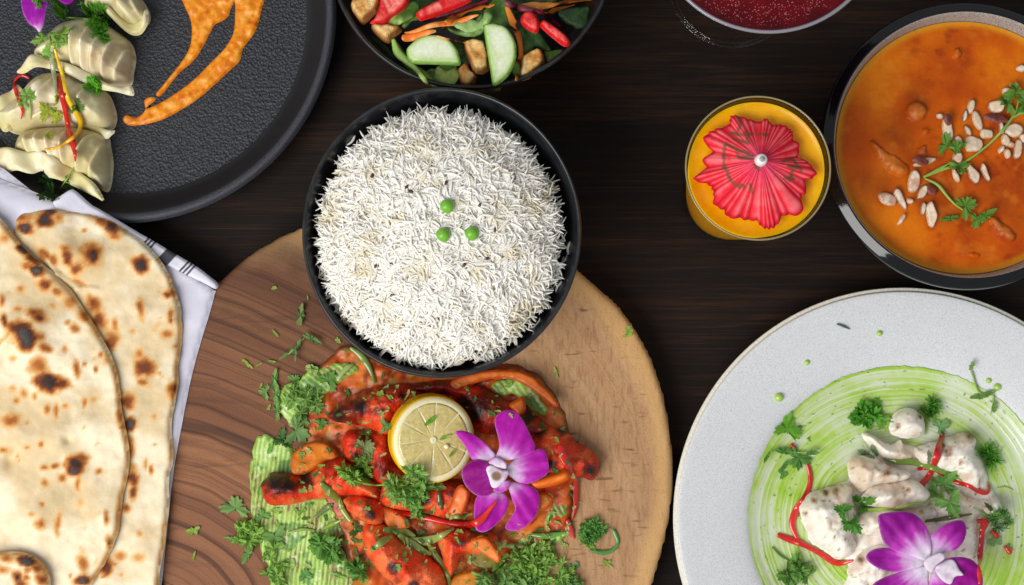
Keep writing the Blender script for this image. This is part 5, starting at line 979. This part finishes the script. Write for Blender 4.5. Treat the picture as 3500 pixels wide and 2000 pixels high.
# ------------------------------------------------------------ strips of pepper, onion and beans
RED = ('#c21410', '#d8281c')
def rstrip(pts, w, label, c=RED, group='red pepper strips', cat='pepper strip', name='pepper_strip', m=None, **kw):
    return strip(name, pts, w, m or MCHILI, label, cat, group, col2=c, **kw)
rstrip(A1((195, 520), (150, 500), (110, 520), (95, 560), (110, 620), (130, 680), (150, 740), (140, 790)), 13, 'short curled red pepper strip on the left dumpling', lift=.001)
strip('onion_strip', A1((345, 300), (345, 400), (365, 540), (385, 680)), 15, MCHILI, 'pale scallion strip running beside the long yellow pepper strip', 'onion strip', None, col2=('#b9bb8c', '#7f8468'), lift=.003)
rstrip(A1((385, 505), (405, 600), (432, 720), (452, 830), (475, 920), (495, 1000), (500, 1070)), 22, 'straight pointed red pepper strip across the lower dumplings', taper=(.5, .2), lift=.002, thick=.002)
strip('pepper_strip', A1((350, 290), (385, 400), (420, 520), (450, 650), (500, 740), (535, 820), (510, 890), (440, 945), (380, 980), (300, 990)), 16, MCHILI, 'long curved yellow pepper strip on the dumplings', 'pepper strip', None, col2=('#e8c81c', '#e8a80c'), taper=(.5, .5), lift=.003, thick=.0018)
rstrip(B6((460, 505), (490, 600), (485, 700), (440, 800), (390, 870), (355, 970), (370, 1050), (410, 1120), (440, 1135)), 21, 'wavy red pepper strip standing left of the large chicken piece')
rstrip(B6((240, 1070), (330, 1105), (450, 1150), (560, 1210), (650, 1265), (720, 1290), (820, 1268)), 22, 'long red pepper strip below the wavy one on white plate')
rstrip(B6((1505, 290), (1480, 400), (1445, 520), (1400, 620), (1345, 685)), 24, 'straight red pepper strip across the charred chicken piece', lift=.001, taper=(.9, .7))
rstrip(B6((1310, 570), (1420, 565), (1520, 620), (1600, 665), (1700, 690), (1780, 735), (1840, 750), (1865, 720), (1855, 680)), 16, 'thin red pepper strip ending in a hook at right', lift=.001)
rstrip(B6((1770, 965), (1830, 975), (1810, 1030), (1800, 1150), (1785, 1300), (1790, 1450)), 22, 'upright red pepper strip right of the orchid lip', lift=.004)
rstrip(B6((1530, 250), (1545, 205)), 13, 'tiny red pepper end above the straight red strip', taper=(.9, .6)); rstrip(B6((345, 375), (378, 425)), 15, 'small red pepper tip under coriander at left of ring', taper=(.8, .7))
for p, lb in [(((1880, 1045), (1930, 1090)), 'red pepper dice upper of two at right of orchid'), (((1985, 1160), (2025, 1215)), 'red pepper dice lower of two at right of orchid')]:
    rstrip(B6(*p), 17, lb, taper=(.95, .95), thick=.003, group='red pepper dice', cat='pepper dice', name='pepper_dice', c=('#d8321c', '#d8321c'))
GRN = ('#5c7a1c', '#86a03c')
def gstrip(pts, w, label, c=GRN, group='green strips', **kw): return strip('onion_strip', pts, w, MCHILI, label, 'onion strip', group, col2=c, **kw)
gstrip(B6((1050, 490), (1150, 500), (1280, 515), (1420, 555), (1550, 600), (1650, 660)), 24, 'long olive green onion strip under the red cross strips', taper=(.2, .15), lift=.001)
gstrip(B6((875, 885), (1000, 880), (1150, 862), (1280, 835), (1360, 822), (1435, 790)), 15, 'pale green onion strip across the white chicken chunk', c=('#86a832', '#b4cc74'), lift=.001)
gstrip(B6((1370, 970), (1500, 950), (1620, 930), (1730, 912)), 14, 'dark green strip right behind the orchid top petal', c=('#47501a', '#5c6a24'), lift=.002)
gstrip(B6((200, 1165), (260, 1225), (330, 1270)), 7, 'thin dark green stem left below the long red strip', c=('#3f6a24', '#4f7a2c'))
gstrip(B6((1920, 720), (1980, 715), (2040, 730)), 12, 'pale green onion shred at right edge of the ring', c=('#b4d060', '#c4d884'))
gstrip(B6((480, 1400), (510, 1350), (525, 1310)), 10, 'pale green shred low in the ring by herbs', c=('#c0dc6c', '#a8cc4c'))
gstrip([(2860, 1108), (2880, 1114), (2905, 1126)], 7, 'dark thin herb shred on the upper rim of white plate', c=('#4a5e48', '#4a5e48'))
rstrip(B2((100, 975), (200, 990), (320, 1015), (480, 1050), (600, 1055), (670, 1020), (720, 960), (770, 900)), 22, 'curved red pepper strip touching the lower orchid petal', taper=(.5, .4), lift=.002, thick=.002)
rstrip(B2((1188, 525), (1210, 590), (1255, 680), (1292, 760), (1300, 850), (1295, 960), (1275, 1020)), 27, 'broad red pepper strip on the right chicken piece', taper=(.5, .5), lift=.002, thick=.0011, twist=1.2)
rstrip(B2((1240, 1020), (1260, 1090), (1285, 1150)), 20, 'red pepper tip hanging off the dish onto the board', c=('#b0241c', '#c8483c'))
gstrip(B1((590, 855), (640, 905), (700, 965), (725, 1020), (770, 1085)), 24, 'green onion strip bent over the long chicken strip', c=('#6d7f2c', '#8a9c44'), lift=.001)
gstrip(B1((765, 65), (830, 115), (880, 190), (910, 275)), 20, 'green onion strip near the rice bowl at upper left', c=('#7d9040', '#5f7a30'), lift=.001)
gstrip(B1((690, 260), (740, 190), (790, 160)), 16, 'short pale onion strip at the upper left of dish', c=('#a3b86c', '#8aa04c'), lift=.001)
gstrip(B1((695, 790), (740, 815), (790, 845)), 22, 'short green onion piece beside curly parsley', c=('#6f9a34', '#7aa83c'), lift=.002)
gstrip(B2((20, 1090), (90, 1095), (180, 1112), (230, 1135)), 30, 'broad green onion strip left under the red strip', c=('#71863a', '#8a9a4c'), lift=.003)
gstrip(B2((190, 1150), (280, 1165), (380, 1140), (490, 1075)), 28, 'pale pointed green onion strip curved under the red strip', c=('#7a9040', '#9aaa5c'), lift=.003, taper=(.5, .15))
gstrip(B2((120, 1120), (200, 1180), (280, 1230), (340, 1250)), 28, 'green onion strip lying over the bottom chicken piece', c=('#6c8438', '#8a9c4a'), lift=.004)
gstrip(B2((310, 1170), (360, 1250), (410, 1320), (450, 1400), (460, 1480)), 18, 'long green onion strip running to bottom frame edge', c=('#7a9040', '#6c8434'), lift=.003)
gstrip(B2((-60, 1230), (10, 1170), (80, 1130)), 22, 'green onion strip at left crossing the chicken edge', c=('#7a8a3c', '#96a654'), lift=.003)
gstrip(B2((385, 830), (395, 900), (410, 960)), 16, 'dark green strip upright below the lemon', c=('#2f4a1c', '#3f5f24'), lift=.001)
gstrip(B2((440, 1005), (530, 1000), (615, 980)), 14, 'thin green strip above the curved red strip', c=('#7d9044', '#8aa04c'), lift=.003)
gstrip(B2((1000, 1120), (1100, 1130), (1235, 1105)), 18, 'green bean strip over the right mint patch', c=('#4f8a30', '#63a040'), lift=.001)
gstrip(B2((760, 1175), (860, 1195), (975, 1200)), 15, 'pale onion strip with dark middle at lower right', c=('#8aa060', '#6c8440'), lift=.002)
gstrip(B1((560, 1060), (620, 1010), (665, 980)), 18, 'dull green onion strip on the combed mint sauce', c=('#5a7440', '#6a8448'))
gstrip(B1((600, 1130), (660, 1100), (715, 1075)), 14, 'yellow green onion strip on the combed mint sauce', c=('#8aa83c', '#7a9a34'))
gstrip(B1((400, 1150), (480, 1130), (560, 1135)), 10, 'dark edged pale strip at middle of mint sauce', c=('#86a848', '#6c8a34'))
gstrip(B2((1390, 1225), (1470, 1240), (1540, 1225), (1575, 1170), (1550, 1100), (1535, 1095)), 14, 'curled green tendril on the board right of dish', c=('#3f7a34', '#5c9444'), group=None)

# ------------------------------------------------------------ herbs
G1, G2, G3 = ('#4a962c', '#a0d060'), ('#4a8438', '#94bc68'), ('#3a7428', '#74a848')
clump('curly_parsley', 'curly parsley tuft beside the orchid petal on dumplings', 'parsley', *A1((385, 95))[0], 30, 14, 17, cols=('#3f861f', '#80bc48'), seed=3, ry=36)
clump('curly_parsley', 'curly parsley sprig hanging over the right of large dumpling', 'parsley', *A1((660, 120))[0], 34, 18, 18, cols=('#3a8a1c', '#78c03c'), seed=4, ry=40, stems=[A1((430, 115), (520, 122), (610, 130))])
clump('curly_parsley', 'lower curl of parsley hanging on the large dumpling', 'parsley', *A1((690, 220))[0], 26, 12, 18, cols=('#3a8a1c', '#78c03c'), seed=5, ry=28)
sprig('coriander_sprig', 'pale coriander sprig under orchid petal on top dumpling', 'coriander', [A1((340, 300), (330, 240), (345, 200))], [(*A1((410, 230))[0], 42, -60), (*A1((290, 260))[0], 36, 200), (*A1((390, 290))[0], 26, -100)], cols=('#4f8a2c', '#a5c860'))
leaf('coriander_leaf', *A1((325, 350))[0], 26, 200, 'small coriander leaf by the top end of yellow strip', 'coriander', cols=G1)
clump('parsley_leaf', 'bright green rolled parsley leaf on the middle dumpling', 'parsley', *A1((630, 580))[0], 20, 9, 24, kind='coriander', cols=('#3f9a1c', '#7fcc3c'), seed=6)
sprig('coriander_sprig', 'tiny cress sprig beside the red curl on left dumpling', 'coriander', [A1((205, 800), (205, 720), (190, 650))], [(*A1((185, 630))[0], 28, 100), (*A1((165, 690))[0], 18, 190), (*A1((215, 655))[0], 16, 20)], cols=('#5a9a2c', '#a8d068'), sw=4)
sprig('coriander_sprig', 'yellowish coriander sprig left of the red strip', 'coriander', [A1((400, 800), (370, 750), (330, 720))], [(*A1((320, 750))[0], 34, 120), (*A1((375, 780))[0], 24, 250), (*A1((390, 680))[0], 24, 60, 'blade')], cols=('#7a9c2c', '#c4cc4c'), sw=4)
leaf('coriander_leaf', *A1((515, 715))[0], 24, -30, 'dark coriander leaf right of the yellow strip', 'coriander', cols=('#3a6420', '#7a9a3c'))
leaf('coriander_leaf', *A1((325, 900))[0], 15, 60, 'small yellow green leaf between lower pleats', 'coriander', cols=('#8aa82c', '#c8d048'))
sprig('coriander_sprig', 'dark coriander sprig between lowest dumpling and napkin', 'coriander', [A1((490, 1110), (450, 1180), (400, 1250))], [(*A1((340, 1200))[0], 34, 170), (*A1((350, 1290))[0], 36, 210), (*A1((470, 1240))[0], 24, -60)], cols=('#1f3f16', '#3f6a28'), sw=5)
# main dish
leaf('coriander_leaf', *B1((95, 1005))[0], 44, 80, 'dark coriander leaf on the board at far left of dish', 'coriander', cols=G2)
clump('coriander_tuft', 'chopped coriander tuft at the left edge of mint smear', 'coriander', *B1((160, 1150))[0], 40, 13, 26, 'chopped', cols=('#5a9a34', '#b0d868'), seed=11)
leaf('coriander_leaf', *B1((325, 1170))[0], 42, -70, 'broad dark coriander leaf on lower mint smear', 'coriander', cols=G2)
leaf('coriander_leaf', *B1((70, 1185))[0], 26, 170, 'pale green leaf tip on the board left of tuft', 'coriander', cols=('#4f8a48', '#a5c47c'), kind='blade')
leaf('coriander_leaf', *B1((165, 1270))[0], 40, 245, 'long coriander leaf pointing down off the dish', 'coriander', cols=G2, kind='blade')
for i, (a, b, s, r_) in enumerate([(325, 245, 40, 80), (335, 335, 46, 100), (340, 430, 46, 95)]): leaf('coriander_leaf', *B1((a, b))[0], s, r_, ('uppermost', 'middle', 'lowest')[i] + ' leaf of the tall coriander strip at left edge', 'coriander', cols=G2, kind='blade', ruffle=.2)
leaf('coriander_leaf', *B1((270, 325))[0], 22, 170, 'small side leaf left of the tall coriander strip', 'coriander', cols=G2)
leaf('coriander_leaf', *B1((450, 555))[0], 46, -20, 'wide coriander leaf above the carrot slice', 'coriander', cols=('#3f6a34', '#8cb468'))
leaf('coriander_leaf', *B1((370, 600))[0], 34, 200, 'dark coriander leaf at the top of combed smear', 'coriander', cols=('#2a4a20', '#54803c'))
leaf('coriander_leaf', *B1((640, 260))[0], 32, 60, 'dark leaf on the upper diagonal mint streak', 'coriander', cols=G3)
leaf('coriander_leaf', *B1((560, 410))[0], 34, -60, 'dark leaf below the diagonal mint streak', 'coriander', cols=G3, kind='blade')
leaf('coriander_leaf', *B1((590, 515))[0], 24, 20, 'small leaf between carrot slice and charred chicken', 'coriander', cols=G3)
leaf('coriander_leaf', *B1((850, 660))[0], 40, 30, 'pale coriander leaf left of the lemon', 'coriander', cols=('#6f8a4c', '#b4c488'))
leaf('coriander_leaf', *B1((880, 690))[0], 30, 80, 'second pale leaf left of lemon, pointing up', 'coriander', cols=('#5f7f3c', '#a5b878'), kind='blade')
leaf('coriander_leaf', *B1((860, 575))[0], 20, 45, 'dark leaf fragment above the pale ones', 'coriander', cols=G3)
leaf('coriander_leaf', *B1((970, 525))[0], 26, 0, 'leaf fragment left of the lemon rind', 'coriander', cols=G2)
leaf('coriander_leaf', *B1((800, 1125))[0], 26, -10, 'dark leaf between mint smear and bottom chicken', 'coriander', cols=('#24481c', '#4f7a38'))
clump('coriander_tuft', 'large coriander leaves on the lower mint smear', 'coriander', *B1((620, 1240))[0], 42, 8, 40, 'coriander', cols=('#4a8a34', '#8cc060'), seed=14, tilt=.25)
clump('coriander_tuft', 'coriander leaves at bottom left of the large chicken', 'coriander', *B1((830, 1370))[0], 26, 6, 28, 'coriander', cols=('#38702a', '#70a84a'), seed=15)
clump('curly_parsley', 'curly parsley tuft left of the lemon lower edge', 'parsley', *B1((810, 790))[0], 42, 15, 25, cols=('#4f9a2c', '#b0d868'), seed=16, ry=44)
clump('curly_parsley', 'big curly parsley sprig lying below the lemon slice', 'parsley', *B2((190, 800))[0], 66, 26, 30, cols=('#4a962c', '#b0d878'), seed=17, ry=52, stems=[[*B1((700, 805), (790, 845), (900, 870), (1000, 870)), *B2((140, 820))]])
clump('curly_parsley', 'lower curls of parsley sprig toward the red strip', 'parsley', *B2((240, 925))[0], 26, 8, 25, cols=('#4a8f34', '#9ccc68'), seed=18, ry=34)
leaf('parsley_leaf', *B2((375, 800))[0], 34, -10, 'single parsley leaf pointing right below the lemon', 'parsley', cols=('#3f7a2c', '#a5c878'), kind='blade')
leaf('parsley_leaf', *B2((335, 365))[0], 26, 40, 'green parsley fleck on the upper lemon flesh', 'parsley', cols=('#4f9a1c', '#8cc444'), kind='blade'); leaf('parsley_leaf', *B2((430, 475))[0], 20, 20, 'small green fleck right of the lemon core', 'parsley', cols=('#6f9a2c', '#a5c860'), kind='blade'); leaf('parsley_leaf', *B2((480, 580))[0], 16, 50, 'faint green fleck low on the lemon flesh', 'parsley', cols=('#6f8a2c', '#9ab050'), kind='blade')
sphere('lemon_seed', *B2((440, 535))[0], .0014, MPITH, .5)['label'] = 'tiny pale lemon seed on the lower right of lemon flesh'; C.objects[-1]['category'] = 'seed'
clump('curly_parsley', 'chopped parsley heap at the lower right of dish', 'parsley', *B2((950, 1290))[0], 95, 24, 30, 'chopped', cols=('#5a962c', '#b4d870'), seed=20, ry=48, tilt=.25)
clump('curly_parsley', 'chopped parsley heap at the bottom frame edge of dish', 'parsley', *B2((840, 1410))[0], 110, 24, 32, 'chopped', cols=('#4f8a34', '#a8d078'), seed=21, ry=40, tilt=.25)
clump('curly_parsley', 'parsley crumbs on the right mint patch', 'parsley', *B2((1040, 1220))[0], 64, 16, 20, 'chopped', cols=('#5f9a2c', '#b8d870'), seed=22, ry=22)
clump('curly_parsley', 'dark curly parsley tuft on board right of dish', 'parsley', *B2((1400, 1115))[0], 40, 16, 22, cols=('#3f8234', '#7ab858'), seed=23, ry=36)
leaf('parsley_leaf', *B2((1385, 1190))[0], 34, -40, 'bright green leaf below the dark tuft on board', 'parsley', cols=('#5f9a2c', '#8cc04c'), kind='blade')
leaf('coriander_leaf', *B2((1270, 1340))[0], 26, 60, 'pale green leaf scrap on the board at lower right', 'coriander', cols=('#5a8a54', '#8cb07c'), kind='flake')
leaf('coriander_leaf', *B2((1500, 1310))[0], 24, -40, 'yellow green leaf scrap on board below tendril', 'coriander', cols=('#8aa83c', '#b4c868'), kind='blade')
clump('coriander_tuft', 'coriander tuft at the bottom edge right of dish', 'coriander', *B2((1260, 1445))[0], 36, 9, 24, 'coriander', cols=('#3f7a2c', '#86b060'), seed=24, ry=16)
leaf('lettuce_chunk', *B2((1105, 1300))[0], 32, -50, 'pale lettuce chunk in the chopped parsley at right', 'lettuce', cols=('#a5c060', '#d0dca0'), kind='flake')
leaf('coriander_leaf', *A5((40, 1115))[0], 44, 80, 'chopped coriander leaf on board left of rice bowl', 'coriander', cols=('#4f6a34', '#9aac6c'), kind='blade', ruffle=.3)
sprig('coriander_sprig', 'forked coriander leaf on the board below the chopped one', 'coriander', [B1((400, 110), (450, 60), (500, 5))], [(*B1((410, 95))[0], 34, 215, 'blade'), (*B1((455, 60))[0], 32, 60, 'blade'), (*B1((545, 15))[0], 36, -30, 'blade'), (*B1((450, 110))[0], 20, -90, 'blade')], cols=('#44703c', '#8aac68'))
for i, (a, b, s_, r_, lb) in enumerate([(300, 650, 22, 70, 'shred near the top of combed smear'), (330, 1020, 20, 20, 'shred below the charred chicken end'), (250, 1050, 26, 110, 'shred at the upper left of lower smear'), (480, 1020, 24, 60, 'shred at the middle of lower smear'), (400, 1330, 26, 40, 'shred at the bottom of lower smear'), (500, 1400, 24, 100, 'shred by the bottom frame edge on smear'), (700, 1400, 26, 160, 'shred beside the bottom chicken piece'), (230, 1180, 24, 0, 'shred along the left border of smear'),
        (440, 260, 22, 30, 'shred on the upper diagonal streak'), (390, 380, 24, 120, 'shred at the left of diagonal streak'), (540, 190, 22, 10, 'bright shred on top of diagonal streak'), (500, 500, 24, 80, 'shred between the smears')]):
    leaf('herb_shred', *B1((a, b))[0], s_, r_, 'green herb ' + lb, 'herb', 'herb shreds on the mint smears', kind=('blade', 'flake', 'coriander')[i % 3], cols=(('#4a8a30', '#9ccc60'), ('#7aa83c', '#c0dc80'), ('#3f7a34', '#80b45c'))[i % 3])
# white plate
leaf('coriander_leaf', *B6((310, 260))[0], 46, 80, 'bright green coriander leaf at left of green ring', 'coriander', cols=('#3f8a1c', '#86c03c'))
sprig('coriander_sprig', 'coriander sprig above the wavy red strip', 'coriander', [B6((500, 430), (400, 440), (300, 420), (190, 430))], [(*B6((400, 480))[0], 40, -120), (*B6((280, 430))[0], 34, 170, 'blade'), (*B6((150, 480))[0], 24, 240, 'blade'), (*B6((500, 440))[0], 24, 0, 'blade'), (*B6((290, 545))[0], 26, 230, 'blade')], cols=('#3f7a2c', '#74a854'), sw=5)
leaf('coriander_leaf', *B6((275, 605))[0], 18, 10, 'tiny dark leaf below the left sprig on ring', 'coriander', cols=G3)
clump('coriander_tuft', 'dark coriander leaves left of the topmost chicken', 'coriander', *B6((900, 165))[0], 34, 7, 36, 'coriander', cols=('#3a861c', '#6cb43c'), seed=31, ry=18, tilt=.2)
leaf('coriander_leaf', *B6((985, 100))[0], 34, 70, 'coriander leaf pointing up over the green ring', 'coriander', cols=('#3a7a1c', '#6fae3c'))
leaf('coriander_leaf', *B6((1040, 190))[0], 28, 10, 'pale coriander leaf touching the topmost chicken', 'coriander', cols=('#5f9a2c', '#9cc860'))
clump('parsley_frond', 'feathery parsley frond beside the topmost chicken', 'parsley', *B6((1400, 110))[0], 34, 12, 26, 'frond', cols=('#44921f', '#80c44c'), seed=32, tilt=.2, stems=[B6((1370, 310), (1385, 220), (1400, 130))])
clump('parsley_frond', 'feathery parsley frond at right of charred chicken', 'parsley', *B6((1850, 470))[0], 32, 12, 26, 'frond', cols=('#44961f', '#80c84c'), seed=33, tilt=.2, ry=38)
clump('parsley_frond', 'feathery parsley frond above the red dice at right', 'parsley', *B6((1940, 960))[0], 34, 11, 24, 'frond', cols=('#44882c', '#7cb458'), seed=34, tilt=.2, stems=[B6((1740, 860), (1830, 915), (1920, 960))])
sprig('coriander_sprig', 'coriander sprig in the middle below the red cross', 'coriander', [B6((1480, 690), (1500, 760), (1530, 840))], [(*B6((1510, 680))[0], 44, 60), (*B6((1430, 740))[0], 26, 200), (*B6((1545, 820))[0], 42, -70)], cols=('#4c8c34', '#90c468'))
sprig('coriander_sprig', 'coriander sprig hanging over the large left chicken', 'coriander', [B6((900, 790), (840, 850), (780, 880), (790, 980))], [(*B6((880, 820))[0], 34, 30), (*B6((730, 885))[0], 38, 150), (*B6((770, 980))[0], 28, -100), (*B6((810, 990))[0], 32, -50)], cols=('#3a8028', '#68a844'), sw=5)
clump('coriander_tuft', 'chopped coriander at the lower left of green ring', 'coriander', *B6((390, 1380))[0], 42, 9, 34, 'coriander', cols=('#4a8030', '#86b45c'), seed=35)
sprig('coriander_sprig', 'coriander sprig with round bud on the plate rim', 'coriander', [[*B5((1448, 392), (1465, 440), (1480, 490), (1500, 520), (1560, 530))], [*B5((1565, 530), (1560, 580), (1550, 625))]], [(*B5((1490, 535))[0], 30, 190, 'blade'), (*B5((1535, 520))[0], 26, 20, 'blade'), (*B5((1560, 590))[0], 20, -90, 'blade'), (*B5((1448, 388))[0], 15, 90, 'flake')], cols=('#4f7a34', '#8cb060'), sw=5)
MDROP = mat('green_sauce_drop', '#a9cc5c', .3, (300, .1), None, coat=.3)
for i, (a, b, r_, lb) in enumerate([(516, 540, .0026, 'green sauce drop on the left rim of white plate'), (653, 370, .0016, 'pale green drop on the rim above the left one'), (1007, 228, .0017, 'pale green drop on the upper rim of white plate'), (1582, 490, .0022, 'green drop beside the budded coriander sprig'), (1540, 458, .0016, 'small olive drop above the budded sprig')]):
    tag(sphere('sauce_drop', *B5((a, b))[0], r_, MDROP, .05), lb, 'sauce drop', 'green drops on the white plate')
leaf('coriander_leaf', *B6((900, 450))[0], 26, 150, 'green herb shreds stuck between upper chicken pieces', 'coriander', cols=('#5f8a4c', '#9ab484'), kind='blade'); leaf('coriander_leaf', *B6((960, 420))[0], 24, 120, 'grey green leaf on the upper jagged chicken piece', 'coriander', cols=('#4f7a44', '#9ab48c'), kind='blade'); leaf('coriander_leaf', *B6((1400, 470))[0], 26, 90, 'narrow dark leaf left of the straight red strip', 'coriander', cols=('#5a7050', '#8c9c7c'), kind='blade')
leaf('coriander_leaf', *B6((1860, 860))[0], 20, 130, 'dark green fleck on the right chicken piece', 'coriander', cols=('#24481c', '#4f7038'), kind='blade'); leaf('coriander_leaf', *B6((1900, 1120))[0], 24, 40, 'pale green leaf between red strip and dice', 'coriander', cols=('#7fb060', '#a8cc8c'), kind='flake'); leaf('coriander_leaf', *B6((1480, 240))[0], 36, 30, 'pale coriander leaf at top of the straight red strip', 'coriander', cols=('#4f9a34', '#9ac484'))
# herb scraps lying about one by one
scr = [(938, 985, 10, 'herb scrap high on the board near bowl'), (1052, 1018, 10, 'herb scrap on board by left rim of bowl'), (942, 1140, 16, 'round herb scrap left of forked leaf'), (1155, 1165, 12, 'herb scrap beside bowl at the dish top'), (886, 1246, 12, 'round onion ring scrap on board left of dish'), (893, 1318, 10, 'small scrap left of the tall coriander strip'), (920, 1392, 9, 'scrap under side leaf at left of dish'), (845, 1243, 22, 'slim onion shred at far left on board'), (929, 1236, 16, 'onion scrap atop the tall coriander strip'),
       (658, 1815, 26, 'curved green onion scrap beside the naan napkin'), (662, 1902, 16, 'small pale scrap below the curved one'), (1900, 1276, 20, 'green scrap on board right of rice bowl'), (2150, 1130, 20, 'pale scrap near the upper right board edge'), (2140, 1150, 12, 'second pale scrap near the upper right board edge'), (2075, 1925, 18, 'yellow scrap on the board at lower right')]
for i, (a, b, s, lb) in enumerate(scr): leaf('herb_scrap', a, b, s, 37 * i + 60, lb, 'herb scrap', 'herb scraps on the board', kind='blade' if i % 3 else 'flake', cols=('#6a8f2c', '#b4d060'))
clump('coriander_tuft', 'loose chopped greens at the right bottom edge of dish', 'coriander', *B2((1130, 1390))[0], 70, 12, 26, 'chopped', cols=('#5a9a34', '#b4d870'), seed=41, ry=50, tilt=.25)
clump('coriander_tuft', 'loose chopped greens along the lower left border of dish', 'coriander', *B1((330, 1330))[0], 50, 10, 24, 'chopped', cols=('#5a9634', '#acd068'), seed=42, ry=70, tilt=.25)
clump('coriander_tuft', 'loose chopped greens above the carrot slice', 'coriander', *B1((500, 360))[0], 60, 11, 24, 'chopped', cols=('#4f8a34', '#a8cc70'), seed=43, ry=60, tilt=.25)
# the finest chopped herbs over the dish: nobody could count them
r = random.Random(12); V, fs, cols = [], [], []
poly = [(1100, 1400), (1200, 1240), (1400, 1300), (1850, 1380), (1950, 1600), (1960, 1850), (1750, 1990), (1150, 1990), (1080, 1700)]
for i in range(620):
    px, py = r.uniform(830, 1990), r.uniform(1220, 1995)
    if math.hypot((px - 1460) / 590, (py - 1660) / 430) > 1 - .25 * r.random() or math.hypot(px - 1475, py - 1500) < 150 or math.hypot(px - 1700, py - 1610) < 190: continue
    v, f, c = leaf_mesh(px, py, r.uniform(5, 15), r.random() * 6.28, 'flake' if i % 2 else 'blade', seed=i, cols=r.choice([('#4f8a2c', '#a5cc5c'), ('#2f5e20', '#5f8a3c'), ('#9aac50', '#c8d08c')]), drape=False)
    nv_ = sum(map(len, V)); fs += [tuple(k + nv_ for k in q) for q in f]; V.append(v); cols.append(c)
o = obj('chopped_herbs', np.concatenate(V), fs, MLEAF, None, np.concatenate(cols)); o['kind'] = 'stuff'; tag(o, 'fine chopped green herbs strewn over the red chicken dish', 'herbs')
